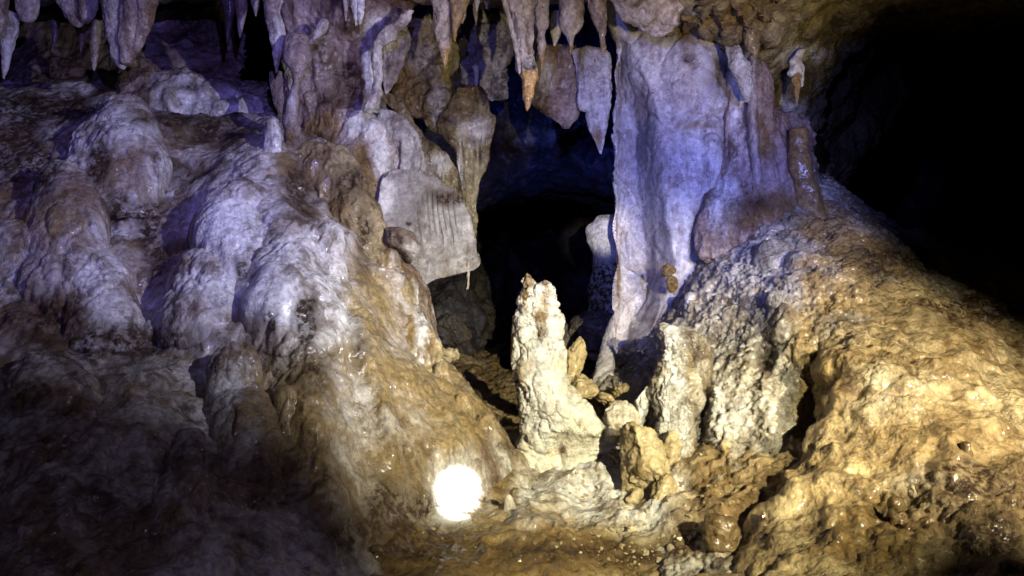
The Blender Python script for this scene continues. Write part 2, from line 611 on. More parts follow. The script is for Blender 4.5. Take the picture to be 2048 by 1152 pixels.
M['ceil'] = rock_mat('ceiling_rock', (0.24, 0.19, 0.14), (0.15, 0.11, 0.075), (0.07, 0.05, 0.03), wet=0.25, sparkle=0.06)

def rows_of(*rs):
    return [(u, v, Y) for v, line in rs for u, Y in line]


# ------------------------------------------------------------------ the setting: far shell, floor, ceiling, back walls
def shell():
    n, k = 90, 140
    la = np.linspace(0.01, np.pi - 0.01, n)
    lo = np.linspace(0, 2 * np.pi, k, endpoint=False)
    D = np.stack([np.sin(la)[:, None] * np.cos(lo), np.sin(la)[:, None] * np.sin(lo), np.cos(la)[:, None] * np.ones(k)], -1)
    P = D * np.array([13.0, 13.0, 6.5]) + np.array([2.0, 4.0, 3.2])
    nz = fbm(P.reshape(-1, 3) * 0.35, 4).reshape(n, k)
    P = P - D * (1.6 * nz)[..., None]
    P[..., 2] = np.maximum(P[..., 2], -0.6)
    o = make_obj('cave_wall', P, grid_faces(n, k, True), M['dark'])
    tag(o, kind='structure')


shell()

FLOOR = rows_of(
    (1300, [(500, 1.7), (800, 1.75), (1100, 1.85), (1400, 1.85), (1700, 1.75), (2100, 1.7)]),
    (1200, [(600, 2.0), (800, 2.05), (1000, 2.15), (1200, 2.22), (1400, 2.15), (1600, 2.05)]),
    (1100, [(620, 2.25), (760, 2.3), (880, 2.38), (1000, 2.45), (1150, 2.52), (1280, 2.52), (1400, 2.42), (1520, 2.3)]),
    (1040, [(700, 2.42), (850, 2.52), (950, 2.6), (1050, 2.66), (1150, 2.71), (1250, 2.71), (1350, 2.62), (1460, 2.5)]),
    (960, [(780, 2.72), (860, 2.74), (950, 2.85), (1050, 2.93), (1150, 2.98), (1250, 2.95), (1350, 2.85), (1430, 2.75)]),
    (895, [(860, 2.9), (980, 3.05), (1040, 3.12), (1150, 3.18), (1250, 3.14), (1350, 3.05), (1420, 2.95)]),
    (860, [(1000, 3.75), (1080, 3.5), (1180, 3.35), (1260, 3.3), (1350, 3.2)]),
    (830, [(900, 4.0), (1000, 4.1), (1100, 3.9), (1200, 3.55), (1290, 3.4)]),
    (780, [(850, 4.6), (1000, 4.7), (1100, 4.5), (1200, 3.9), (1280, 3.6)]),
    (700, [(700, 6.2), (1000, 6.2), (1250, 6.0)]),
    (650, [(600, 9.0), (1000, 9.0), (1400, 9.0)]),
)
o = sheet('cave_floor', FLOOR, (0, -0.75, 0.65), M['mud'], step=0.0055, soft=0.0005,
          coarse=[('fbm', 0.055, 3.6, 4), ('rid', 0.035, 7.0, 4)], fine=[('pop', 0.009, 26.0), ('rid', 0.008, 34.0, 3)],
          paint=[('p', 905, 1000, 60, 60, .8), ('p', 1180, 950, 130, 70, .75), ('p', 1260, 1010, 110, 60, .5), ('p', 1050, 1000, 30, 60, .4),  # first pale patch paints in the white of the narrow_beam spot
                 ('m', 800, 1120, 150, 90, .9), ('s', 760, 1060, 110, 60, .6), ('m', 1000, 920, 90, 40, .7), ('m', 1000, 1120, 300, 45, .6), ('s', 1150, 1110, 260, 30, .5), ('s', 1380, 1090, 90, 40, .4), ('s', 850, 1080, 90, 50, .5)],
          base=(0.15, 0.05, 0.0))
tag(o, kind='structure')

# ceiling: low lip over the passage, then a vault that runs away to the right
CEIL = [(u, v, Y) for v, line in (
    (-520, [(-400, 1.6), (300, 1.6), (1000, 1.6), (1700, 1.6), (2400, 1.6)]),
    (-260, [(-400, 2.4), (300, 2.4), (900, 2.45), (1500, 2.4), (2000, 2.3), (2500, 2.3)]),
    (-110, [(-400, 3.1), (200, 3.1), (600, 3.2), (900, 3.05), (1200, 3.05), (1450, 3.0), (1700, 3.0), (2100, 2.9), (2500, 2.9)]),
    (-30, [(-400, 3.5), (0, 3.6), (300, 3.7), (600, 3.6), (830, 3.4), (1000, 3.3), (1200, 3.3), (1400, 3.3)]),
    (-8, [(-300, 3.9), (100, 3.95), (400, 4.1), (700, 3.7), (870, 3.5), (1000, 3.42), (1200, 3.42), (1330, 3.5)]),
    (-70, [(-300, 4.9), (100, 4.9), (400, 5.0), (700, 4.9), (900, 4.8), (1200, 4.6)]),
) for u, Y in line]
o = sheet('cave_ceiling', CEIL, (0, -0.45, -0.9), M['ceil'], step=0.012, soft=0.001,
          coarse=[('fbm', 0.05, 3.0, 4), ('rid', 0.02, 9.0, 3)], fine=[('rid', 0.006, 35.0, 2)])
tag(o, kind='structure')

VAULT = [(u, v, Y) for v, line in (
    (-140, [(1180, 2.9), (1400, 2.9), (1700, 2.9), (2100, 2.9), (2500, 2.9)]),
    (-40, [(1240, 3.3), (1350, 3.25), (1480, 3.2), (1600, 3.3), (1800, 3.5), (2100, 3.6), (2500, 3.8)]),
    (30, [(1300, 3.55), (1400, 3.4), (1480, 3.35), (1550, 3.45), (1650, 3.75), (1800, 4.1), (2050, 4.4), (2500, 4.8)]),
    (70, [(1340, 3.72), (1420, 3.6), (1480, 3.52), (1540, 3.6), (1620, 3.95), (1720, 4.3), (1860, 4.9), (2100, 5.5)]),
    (110, [(1440, 3.85), (1500, 3.75), (1560, 3.85), (1640, 4.25), (1700, 4.7), (1800, 5.6), (2000, 6.6), (2300, 7.0)]),
    (150, [(1460, 3.95), (1520, 3.95), (1580, 4.05), (1650, 4.45), (1690, 4.9), (1730, 5.8), (1850, 7.2), (2200, 8.0)]),
    (200, [(1480, 4.05), (1540, 4.1), (1590, 4.15), (1640, 4.5), (1662, 5.0)]),
    (260, [(1500, 4.15), (1560, 4.2), (1600, 4.25), (1630, 4.5), (1640, 5.0)]),
    (340, [(1520, 4.2), (1580, 4.25), (1610, 4.3), (1628, 4.5), (1632, 5.0)]),
    (420, [(1520, 4.25), (1580, 4.3), (1630, 4.4), (1640, 5.0)]),
) for u, Y in line]


def scallops(P, N):
    """curved rimmed folds on the lip above the column"""
    c = W(1570, -60, 3.3)
    q = P.reshape(-1, 3)
    r = np.hypot(q[:, 0] - c[0], (q[:, 2] - c[2])) + 0.5 * (q[:, 1] - c[1]) * 0.35 + 0.03 * fbm(q * 3, 2)
    u, v = project(P)
    m = np.exp(-((u - 1470) / 95) ** 2 - ((v - 35) / 75) ** 2)
    w = (r / 0.062) % 1.0
    d = (0.055 * (w ** 1.6) - 0.028) * m
    return P + N * d.reshape(P.shape[:2])[..., None]


o = sheet('cave_ceiling', VAULT, (-0.45, -0.75, -0.5), M['ochre'], step=0.008, soft=0.001, extra=scallops,
          coarse=[('fbm', 0.07, 3.0, 4), ('rid', 0.045, 6.0, 4), ('cut', .02, 5)], fine=[('rid', 0.012, 24.0, 3), ('pop', 0.006, 40)],
          paint=[('p', 1612, 105, 40, 18, .9), ('p', 1600, 250, 18, 50, .9), ('p', 1572, 230, 14, 30, .7), ('p', 1640, 170, 10, 20, .6),
                 ('m', 1470, 30, 90, 50, .6), ('s', 1560, 160, 30, 50, .5)])
tag(o, kind='structure')

# left back wall with the black slot
BACK = rows_of(
    (-80, [(-350, 4.7), (0, 4.8), (250, 4.8), (420, 4.75), (620, 4.7), (760, 4.7)]),
    (40, [(-350, 4.6), (0, 4.7), (160, 4.75), (330, 4.85), (430, 4.8), (560, 4.7), (700, 4.6)]),
    (110, [(-350, 4.5), (0, 4.55), (160, 4.6), (300, 4.6), (400, 4.75), (560, 4.7), (700, 4.6)]),
    (150, [(-350, 4.4), (0, 4.45), (200, 4.4), (300, 4.35), (400, 4.45), (500, 4.55), (600, 4.5)]),
    (200, [(-350, 4.3), (0, 4.3), (200, 4.25), (300, 4.2), (400, 4.25), (500, 4.3), (600, 4.3)]),
    (270, [(-350, 4.2), (0, 4.2), (300, 4.15), (600, 4.2)]),
)


def slot(P):
    u, v = project(P)
    n = 14 * fbm(P.reshape(-1, 3) * 6, 3)
    a = 484 + 0.05 * (v - 30) + n
    b = 538 + 0.10 * (v - 30) + n
    return ((u > a) & (u < b) & (v > 20) & (v < 250)).reshape(P.shape[:2])


def slot_lip(P, N):
    u, v = project(P)
    e = np.exp(-((u - 511 - 0.075 * (v - 30)) / 34) ** 4) * (v > 0)
    return P + np.array([0, 0.55, 0]) * e.reshape(P.shape[:2])[..., None]


o = sheet('cave_wall', BACK, (0.2, -0.95, 0.1), M['column'], step=0.008, soft=0.001, drop=slot, extra=slot_lip,
          coarse=[('fbm', 0.09, 2.2, 4), ('rid', 0.04, 5.0, 3)], fine=[('flute', 0.010, (22, 5), 2), ('rid', 0.008, 22.0, 3)],
          paint=[('s', 380, 60, 70, 60, .6), ('s', 120, 120, 90, 60, .6), ('p', 440, 205, 110, 40, .5), ('s', 40, 200, 120, 60, .5), ('p', 290, 170, 30, 40, .5)])
tag(o, kind='structure')

# wall behind the passage: blue-lit lintel over a black arch
LINTEL = rows_of(
    (-60, [(700, 6.00), (900, 6.00), (1100, 6.00), (1320, 5.90)]),
    (60, [(700, 5.90), (850, 5.95), (1000, 6.10), (1150, 6.10), (1320, 6.00)]),
    (180, [(740, 5.90), (860, 6.00), (1000, 6.30), (1150, 6.30), (1320, 6.10)]),
    (270, [(760, 5.90), (900, 6.05), (1000, 6.35), (1100, 6.40), (1200, 6.30), (1320, 6.20)]),
    (330, [(780, 5.90), (900, 6.10), (980, 6.30), (1060, 6.45), (1150, 6.40), (1250, 6.30), (1330, 6.20)]),
    (375, [(780, 6.00), (900, 6.20), (960, 6.40), (1070, 7.00), (1180, 6.70), (1250, 6.40)]),
    (400, [(800, 6.10), (930, 6.50), (1000, 7.30), (1080, 8.30), (1180, 7.50), (1250, 6.60)]),
    (425, [(900, 7.10), (1000, 9.10), (1100, 10.10), (1200, 9.10), (1280, 7.10)]),
)
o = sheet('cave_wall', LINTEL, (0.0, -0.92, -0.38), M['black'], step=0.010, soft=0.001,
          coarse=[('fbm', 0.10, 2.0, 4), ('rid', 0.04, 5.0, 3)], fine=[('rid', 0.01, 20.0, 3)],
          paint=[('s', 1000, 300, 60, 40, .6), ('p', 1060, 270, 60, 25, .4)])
tag(o, kind='structure')

# dim rubble slope seen to the left of the stalagmite, deep in the passage
RUBBLE = rows_of(
    (470, [(800, 7.30), (900, 7.50), (1000, 8.60)]),
    (560, [(780, 6.50), (860, 6.60), (930, 6.80), (1000, 7.50), (1080, 8.60)]),
    (640, [(780, 6.00), (860, 6.10), (930, 6.20), (1000, 6.70), (1080, 7.60)]),
    (720, [(780, 5.60), (860, 5.65), (930, 5.70), (990, 6.30), (1080, 7.30)]),
    (790, [(780, 5.50), (860, 5.55), (930, 5.90), (990, 6.30)]),
)
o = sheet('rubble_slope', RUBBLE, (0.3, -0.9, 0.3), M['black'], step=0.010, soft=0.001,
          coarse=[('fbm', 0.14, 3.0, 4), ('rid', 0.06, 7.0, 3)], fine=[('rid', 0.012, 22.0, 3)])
tag(o, kind='structure')

# ------------------------------------------------------------------ left: the great flowstone cascade
casc = thing('flowstone_cascade', W(400, 1000, 2.1),
             'broad pale violet flowstone cascade of bulging domes filling the left side of the cave', 'flowstone')
CASC = rows_of(
    (165, [(-650, 4.3), (0, 4.35), (240, 4.4), (540, 4.5), (640, 4.4), (760, 4.4)]),
    (215, [(-650, 3.85), (0, 3.85), (150, 3.75), (240, 3.7), (330, 3.9), (450, 4.05), (540, 4.05), (620, 3.9), (700, 3.9), (790, 4.2)]),
    (300, [(-650, 3.35), (0, 3.4), (120, 3.4), (240, 3.4), (340, 3.5), (450, 3.55), (545, 3.45), (640, 3.6), (710, 3.7), (760, 4.1)]),
    (400, [(-650, 3.0), (0, 3.05), (100, 3.1), (200, 3.2), (300, 3.3), (400, 3.3), (470, 3.2), (545, 3.2), (620, 3.33), (700, 3.48), (745, 3.6), (765, 4.0)]),
    (500, [(-650, 2.8), (0, 2.88), (100, 2.9), (190, 2.95), (290, 3.05), (400, 3.05), (480, 3.05), (555, 2.95), (650, 3.1), (730, 3.27), (785, 3.4), (806, 3.9)]),
    (600, [(-650, 2.6), (0, 2.72), (100, 2.75), (190, 2.8), (280, 2.9), (400, 2.85), (500, 2.8), (560, 2.75), (650, 2.88), (740, 3.07), (800, 3.2), (845, 3.35), (853, 3.8)]),
    (690, [(-650, 2.4), (0, 2.5), (150, 2.58), (300, 2.68), (420, 2.66), (500, 2.65), (600, 2.63), (700, 2.77), (800, 3.0), (862, 3.2), (872, 3.7)]),
    (740, [(-650, 2.3), (0, 2.4), (150, 2.45), (300, 2.52), (420, 2.6), (600, 2.53), (700, 2.67), (800, 2.88), (870, 3.08), (900, 3.2), (900, 3.7)]),
    (800, [(-650, 2.2), (0, 2.3), (150, 2.35), (300, 2.4), (400, 2.5), (500, 2.52), (600, 2.45), (700, 2.6), (800, 2.78), (890, 2.97), (945, 3.1), (955, 3.6)]),
    (850, [(700, 2.52), (800, 2.68), (900, 2.85), (960, 3.0), (1000, 3.1), (1004, 3.6)]),
    (900, [(-650, 2.05), (0, 2.1), (150, 2.15), (300, 2.2), (400, 2.25), (500, 2.32), (600, 2.35), (700, 2.45), (800, 2.6), (900, 2.76), (1000, 2.98), (1025, 3.05), (1030, 3.4)]),
    (1000, [(-650, 1.9), (0, 1.95), (150, 1.95), (300, 2.0), (400, 2.05), (500, 2.12), (600, 2.2), (700, 2.3), (800, 2.47), (880, 2.68)]),
    (1100, [(-650, 1.75), (0, 1.8), (200, 1.82), (400, 1.88), (600, 2.03), (720, 2.2), (800, 2.36)]),
    (1230, [(-650, 1.6), (0, 1.6), (200, 1.62), (400, 1.68), (600, 1.82), (760, 1.98)]),
)
CASC_PAINT = [('p', 910, 975, 60, 60, .8),  # this patch brightens the rock under narrow_beam, painting in its glare
    ('p', 470, 430, 90, 80, .8), ('p', 240, 250, 70, 50, .6), ('p', 580, 560, 90, 90, .7), ('p', 460, 570, 120, 60, .5), ('p', 180, 560, 90, 70, .4),
    ('p', 670, 640, 70, 70, .6), ('p', 660, 470, 40, 50, .6), ('p', 700, 800, 60, 70, .4),
    ('s', 200, 330, 22, 40, .9), ('s', 235, 420, 28, 40, .8), ('s', 300, 430, 40, 30, .5), ('s', 330, 540, 40, 60, .5), ('s', 600, 380, 45, 60, .8),
    ('s', 612, 640, 24, 55, 1.), ('s', 540, 640, 14, 30, .9), ('s', 480, 535, 16, 25, .8), ('s', 640, 740, 60, 50, .5), ('s', 740, 470, 30, 90, .6),
    ('m', 800, 760, 160, 60, .75), ('m', 910, 830, 110, 70, .9), ('m', 740, 600, 50, 120, .7), ('m', 690, 360, 70, 60, .7), ('m', 620, 820, 110, 110, .7),
    ('m', 60, 420, 80, 60, .5), ('s', 40, 330, 90, 60, .5), ('s', 250, 690, 160, 40, .7), ('m', 780, 940, 80, 60, .5),
    ('s', 790, 1000, 70, 50, .6), ('s', 690, 1060, 100, 70, .6), ('s', 720, 700, 20, 60, .5), ('s', 400, 235, 120, 30, .9), ('s', 420, 275, 70, 18, .7), ('s', 90, 220, 110, 35, .9), ('s', 30, 300, 60, 50, .7), ('s', 100, 380, 30, 60, .4), ('s', 380, 350, 60, 30, .5), ('s', 300, 480, 30, 60, .6), ('m', 560, 330, 40, 50, .4), ('s', 840, 1040, 60, 40, .6), ('m', 680, 760, 60, 60, .5), ('s', 90, 640, 80, 50, .6)]
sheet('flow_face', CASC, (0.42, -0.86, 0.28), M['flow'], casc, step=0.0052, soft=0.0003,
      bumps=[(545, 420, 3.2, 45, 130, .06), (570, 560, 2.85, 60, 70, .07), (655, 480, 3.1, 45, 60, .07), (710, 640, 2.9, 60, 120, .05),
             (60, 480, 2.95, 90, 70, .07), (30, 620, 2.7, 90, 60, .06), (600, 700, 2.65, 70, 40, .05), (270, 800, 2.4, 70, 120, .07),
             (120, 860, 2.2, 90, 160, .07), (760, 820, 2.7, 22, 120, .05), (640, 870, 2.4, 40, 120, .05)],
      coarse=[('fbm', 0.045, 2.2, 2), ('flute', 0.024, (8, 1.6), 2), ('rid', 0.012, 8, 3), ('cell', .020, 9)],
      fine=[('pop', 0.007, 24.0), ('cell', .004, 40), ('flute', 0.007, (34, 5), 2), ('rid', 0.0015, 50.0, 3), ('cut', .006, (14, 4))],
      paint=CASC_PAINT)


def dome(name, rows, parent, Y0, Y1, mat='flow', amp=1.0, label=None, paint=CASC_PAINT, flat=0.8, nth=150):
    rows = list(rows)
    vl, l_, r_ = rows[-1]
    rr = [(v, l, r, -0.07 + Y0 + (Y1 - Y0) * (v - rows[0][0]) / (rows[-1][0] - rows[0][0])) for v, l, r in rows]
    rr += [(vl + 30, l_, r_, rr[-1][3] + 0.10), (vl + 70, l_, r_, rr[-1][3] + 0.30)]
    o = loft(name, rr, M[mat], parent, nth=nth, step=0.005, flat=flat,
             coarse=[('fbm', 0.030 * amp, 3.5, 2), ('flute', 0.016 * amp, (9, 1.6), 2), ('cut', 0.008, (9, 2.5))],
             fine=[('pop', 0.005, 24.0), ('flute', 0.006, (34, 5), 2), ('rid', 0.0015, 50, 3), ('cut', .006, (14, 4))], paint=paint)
    if label:
        o['label'] = label
    return o


dome('flow_dome', [(188, 222, 262), (205, 195, 285), (240, 168, 305), (300, 140, 335), (370, 120, 340), (430, 105, 330)], casc, 3.62, 3.35,
     label='broad cone shaped dome at the top ledge')
dome('flow_dome', [(322, 118, 146), (345, 92, 172), (400, 66, 200), (480, 50, 215), (560, 45, 225), (640, 60, 230)], casc, 3.2, 2.86)
dome('flow_dome', [(494, 178, 212), (512, 155, 235), (560, 132, 258), (620, 118, 275), (690, 120, 280)], casc, 3.0, 2.76,
     label='low rounded dome streaked with sparkling crystals')
dome('flow_dome', [(350, 470, 515), (375, 435, 545), (430, 402, 560), (490, 385, 575), (550, 385, 590)], casc, 3.28, 3.08,
     label='large palest dome below the little stalagmite')
dome('flow_dome', [(494, 385, 430), (508, 355, 455), (550, 335, 480), (610, 322, 495), (680, 315, 500)], casc, 3.05, 2.85)
dome('flow_dome', [(500, 545, 575), (520, 525, 610), (570, 505, 660), (630, 490, 690), (700, 490, 700)], casc, 2.98, 2.80)
dome('flow_dome', [(442, 640, 668), (460, 622, 684), (510, 604, 694), (560, 598, 700), (620, 600, 700)], casc, 3.16, 3.02)
dome('flow_dome', [(682, 468, 492), (697, 445, 505), (730, 425, 516), (770, 418, 520), (810, 425, 515)], casc, 2.66, 2.58)
dome('flow_dome', [(856, 355, 392), (880, 335, 412), (940, 318, 425), (1020, 306, 432), (1120, 300, 438), (1200, 300, 440)], casc, 2.20, 1.88,
     label='tall blunt dome low down, violet and speckled with crystals')
dome('flow_dome', [(770, 558, 590), (800, 548, 602), (860, 552, 606), (920, 560, 604), (945, 570, 598)], casc, 2.53, 2.43, amp=.6)
dome('flow_dome', [(775, 470, 500), (800, 440, 540), (850, 425, 560), (920, 425, 570), (1000, 430, 580)], casc, 2.55, 2.26, amp=.8)
dome('flow_dome', [(700, 60, 120), (740, 20, 170), (820, -10, 200), (940, -30, 215), (1060, -40, 225), (1200, -40, 230)], casc, 2.5, 1.82)

# ------------------------------------------------------------------ column between the cascade and the passage
colm = thing('dripstone_column', W(690, 330, 3.7), 'thick mottled column with a flaring lip left of the dark passage', 'column')
loft('shaft', [(-90, 540, 880, 3.7, .5), (0, 560, 830, 3.72, .5), (40, 562, 806, 3.74, .5), (80, 565, 768, 3.76, .52), (110, 568, 750, 3.78, .55), (150, 572, 752, 3.8, .55),
               (190, 578, 752, 3.8, .55), (225, 582, 748, 3.8, .55), (260, 586, 780, 3.78, .52), (300, 590, 806, 3.76, .5), (335, 600, 810, 3.74, .5),
               (370, 620, 795, 3.7, .5), (420, 650, 785, 3.68, .5), (480, 680, 800, 3.64, .5), (540, 700, 820, 3.6, .5), (620, 720, 850, 3.56, .5)],
     M['column'], colm, nth=260, step=0.005,
     coarse=[('fbm', 0.050, 3.5, 4), ('flute', 0.030, (8, 1.6), 3), ('rid', 0.015, 10, 3)],
     fine=[('cell', 0.007, 26.0), ('flute', 0.007, (38, 7), 2), ('rid', 0.005, 45, 3)],
     paint=[('p', 760, 60, 40, 50, .8), ('p', 745, 150, 16, 60, .9), ('p', 720, 250, 35, 40, .7), ('p', 770, 330, 25, 70, .7), ('p', 590, 120, 30, 60, .4),
            ('s', 705, 150, 30, 40, .8), ('s', 650, 120, 40, 50, .4), ('s', 690, 55, 25, 15, .7), ('s', 650, 200, 40, 20, .6), ('m', 650, 260, 45, 30, .9), ('m', 740, 370, 22, 40, .9),
            ('m', 720, 320, 20, 50, .6), ('s', 640, 275, 30, 12, .6)])
loft('curled_rim', [(20, 812, 828, 3.5, .8), (45, 790, 815, 3.5, .8), (75, 758, 786, 3.52, .8), (105, 740, 762, 3.54, .8), (130, 742, 764, 3.55, .8), (180, 745, 764, 3.56, .8), (212, 728, 748, 3.55, .8), (224, 722, 732, 3.55, .8)],
     M['column'], colm, nth=64, flat=1.6, coarse=[('fbm', 0.035, 8, 3), ('rid', .015, 12, 3)], fine=[('pop', 0.006, 34), ('rid', 0.004, 50, 2)], base=(0, 0, .3))
loft('thin_shaft', [(70, 572, 615, 3.52, .8), (90, 570, 617, 3.5, .8), (120, 571, 619, 3.48, .8), (145, 580, 610, 3.48, .9), (165, 584, 602, 3.48, 1), (200, 572, 599, 3.46, 1), (240, 566, 598, 3.46, 1), (265, 572, 604, 3.47, 1), (290, 574, 610, 3.5, 1), (320, 570, 620, 3.56, 1)],
     M['column'], colm, nth=72, coarse=[('fbm', 0.016, 7, 3)], fine=[('flute', 0.005, (35, 8), 2), ('rid', 0.004, 45, 3)], paint=[('p', 580, 200, 12, 60, .5), ('m', 585, 270, 15, 25, .5)])
loft('lobe', [(36, 640, 656, 3.50), (46, 632, 660, 3.50), (62, 626, 652, 3.50), (76, 622, 642, 3.50), (90, 616, 634, 3.52)], M['column'], colm, nth=64, coarse=[('fbm', 0.035, 10, 3), ('rid', .015, 15, 3)], fine=[('pop', .005, 40), ('rid', 0.004, 45, 3)], base=(0, 0, .25))
# shiny brown tongue of flowstone running down beside the leaf
loft('glossy_tongue', [(292, 600, 680, 3.55, .5), (320, 590, 705, 3.5, .5), (360, 600, 722, 3.45, .5), (410, 630, 742, 3.4, .5), (470, 660, 770, 3.36, .5), (530, 690, 808, 3.32, .5), (580, 710, 838, 3.28, .5), (630, 735, 853, 3.24, .5),
                       (680, 755, 868, 3.18, .5), (730, 770, 890, 3.1, .5), (790, 790, 900, 3.0, .5)],
     M['mud'], colm, nth=170, step=0.005, coarse=[('fbm', 0.035, 4, 3), ('flute', 0.030, (12, 1.6), 3)], fine=[('flute', 0.008, (36, 5), 2), ('rid', 0.004, 40, 3)],
     paint=[('p', 840, 620, 14, 80, .9), ('p', 790, 480, 12, 60, .5), ('s', 690, 360, 50, 45, .7), ('s', 730, 470, 20, 60, .6), ('m', 800, 680, 60, 60, .6)])
loft('stub', [(455, 774, 796, 3.34), (465, 770, 814, 3.33), (485, 776, 834, 3.32), (500, 792, 840, 3.31), (515, 806, 836, 3.31), (528, 815, 828, 3.33)], M['flow'], colm, nth=64,
     coarse=[('fbm', 0.02, 9, 3)], fine=[('cell', 0.006, 30), ('rid', 0.004, 50, 3)], paint=[('s', 790, 475, 22, 22, .7), ('p', 825, 500, 16, 20, .8)])

# little finger stalagmite on the ledge
def stalagmite(name, rows, label, mat, coarse=None, fine=None, paint=None, base=(0, 0, 0), group=None, nth=80, flat=0.9, step=0.004, shape=None):
    t = loft(name, rows, M[mat], None, nth=nth, step=step, flat=flat, shape=shape,
             coarse=coarse or [('fbm', 0.016, 8, 3)], fine=fine or [('cell', 0.006, 30), ('rid', 0.004, 48, 3)], paint=paint, base=base)
    return tag(t, label, 'stalagmite', group)


stalagmite('stalagmite', [(233, 538, 550, 3.42), (240, 529, 558, 3.42), (262, 527, 561, 3.42), (290, 528, 562, 3.4), (320, 524, 568, 3.44), (360, 520, 575, 3.52), (400, 520, 575, 3.62)],
           'small pale finger stalagmite standing on the ledge beside the thin shaft', 'flow', base=(0, 0, .5), paint=[('m', 545, 250, 15, 15, .5)])

# bank of pale flowstone at the back of the ledge
bank = loft('flowstone_bank', [(118, 262, 300, 4.15, .4), (140, 250, 345, 4.12, .35), (165, 244, 430, 4.08, .3), (185, 244, 505, 4.05, .28), (215, 250, 532, 4.0, .25), (240, 270, 538, 4.0, .25), (270, 320, 540, 4.15, .25), (300, 320, 540, 4.35, .2)],
            M['flow'], None, nth=200, step=0.006, coarse=[('fbm', 0.06, 4, 3), ('flute', 0.030, (10, 2), 3), ('rid', .02, 7, 3)], fine=[('cell', 0.008, 24), ('rid', 0.006, 40, 3)],
            paint=[('p', 420, 210, 120, 40, .6), ('s', 380, 175, 40, 12, .5)])
tag(bank, 'pale fluted bank of flowstone behind the dark ledge in front of the black slot', 'flowstone')

# ------------------------------------------------------------------ stalactites
def stalactite(rows, Y, label, mat='drip', group=None, tip=None, base=(0, 0, 0), paint=None, nth=64, flat=0.9, lean=0.0, amp=1.0, name='stalactite', step=0.004, flute=0.010):
    rr = [(v, l, r, Y + lean * k) for k, (v, l, r) in enumerate(rows)]
    fine = [('cell', 0.006 * amp, 34), ('flute', 0.004 * amp, (40, 7), 2), ('rid', 0.004 * amp, 50, 3)]
    coarse = [('fbm', 0.014 * amp, 9, 3), ('flute', flute * amp, (16, 2.2), 2)]
    if tip is None:
        o = loft(name, rr, M[mat], None, nth=nth, step=step, flat=flat, coarse=coarse, fine=fine, base=base, paint=paint)
        return tag(o, label, 'stalactite', group)
    root = thing(name, W((rows[0][1] + rows[0][2]) / 2, rows[0][0], Y), label, 'stalactite', group)
    loft('shaft', rr, M[mat], root, nth=nth, step=step, flat=flat, coarse=coarse, fine=fine, base=base, paint=paint)
    tr, tm, tl = tip
    o = loft('tip', [(v, l, r, Y - 0.01) for v, l, r in tr], M[tm], root, nth=48, step=0.003, flat=flat, coarse=[('fbm', 0.008, 14, 3)], fine=fine)
    if tl:
        o['label'] = tl
    return root


G1 = 'stalactites hanging in a row over the passage'
stalactite([(-30, 858, 910), (0, 862, 907), (30, 866, 906), (60, 868, 905), (90, 875, 903), (110, 881, 898), (126, 885, 894), (136, 888, 890)], 3.45,
           'leftmost broad stalactite of the row over the passage with an ochre pointed end', group=G1, paint=[('m', 890, 115, 12, 30, .8)])
stalactite([(-30, 898, 942), (0, 900, 938), (20, 902, 928), (45, 903, 921), (65, 905, 914), (83, 908, 911)], 3.4,
           'short ochre stalactite touching the right side of the broad leftmost one', group=G1, base=(.5, 0, 0))
stalactite([(-30, 918, 934), (10, 920, 934), (30, 921, 932), (48, 922, 925)], 3.5, 'thin pale stalactite hanging just behind the short ochre one', group=G1)
stalactite([(-30, 946, 962), (0, 948, 960), (12, 950, 957), (22, 952, 955)], 3.45, 'tiny white drip above the small carrot shaped stalactite', group=G1, base=(0, 0, .6))
stalactite([(-10, 946, 956), (15, 945, 957), (30, 946, 956), (42, 950, 954), (51, 951, 953)], 3.6, 'small carrot shaped stalactite against the dark recess', group=G1)
stalactite([(-30, 964, 984), (0, 968, 980), (10, 971, 976), (18, 973, 975)], 3.5, 'stubby little drip left of the long broken stalactite', group=G1)
t = stalactite([(-40, 1000, 1074), (0, 1006, 1070), (40, 1014, 1066), (80, 1026, 1064), (110, 1033, 1068), (135, 1035, 1073), (148, 1040, 1074), (158, 1044, 1072)], 3.3,
               'longest stalactite over the passage with a broken scar and an orange pointed end', group=G1, nth=90, flute=.024,
               paint=[('s', 1058, 132, 14, 10, 1.), ('m', 1058, 148, 12, 10, .6)],
               tip=([(140, 1042, 1074), (150, 1042, 1076), (165, 1044, 1072), (185, 1045, 1068), (205, 1048, 1063), (216, 1051, 1058), (222, 1053, 1055)], 'amber', 'orange pointed tip'))
loft('side_rib', [(-40, 1000, 1012, 3.27), (0, 1004, 1014, 3.26), (40, 1013, 1024, 3.26), (90, 1026, 1036, 3.27), (130, 1034, 1042, 3.27), (150, 1037, 1041, 3.28)], M['drip'], t, nth=40, coarse=[('fbm', .01, 12, 3)], fine=[('rid', .004, 50, 2)])
stalactite([(-30, 1058, 1106), (0, 1064, 1101), (30, 1070, 1098), (50, 1072, 1096), (70, 1075, 1090), (85, 1074, 1092), (97, 1074, 1091), (110, 1076, 1090), (122, 1079, 1088), (132, 1081, 1086), (140, 1082, 1084)], 3.35,
           'knobbly stalactite right of the longest one with a yellow swollen end', group=G1, paint=[('m', 1083, 115, 14, 26, .7)])
stalactite([(20, 1104, 1120), (45, 1099, 1124), (60, 1098, 1124), (75, 1103, 1120), (88, 1106, 1113), (93, 1108, 1110)], 3.75, 'pale blue lump hanging behind between two stalactites', mat='white', group=G1)
stalactite([(-30, 1108, 1178), (0, 1114, 1171), (25, 1116, 1169), (45, 1120, 1164), (62, 1126, 1157), (76, 1134, 1149), (90, 1137, 1147), (102, 1137, 1146), (110, 1140, 1143)], 3.35,
           'widest stalactite of the row, bulb shaped and ending in a small nipple', group=G1, paint=[('m', 1141, 98, 9, 14, .7)])
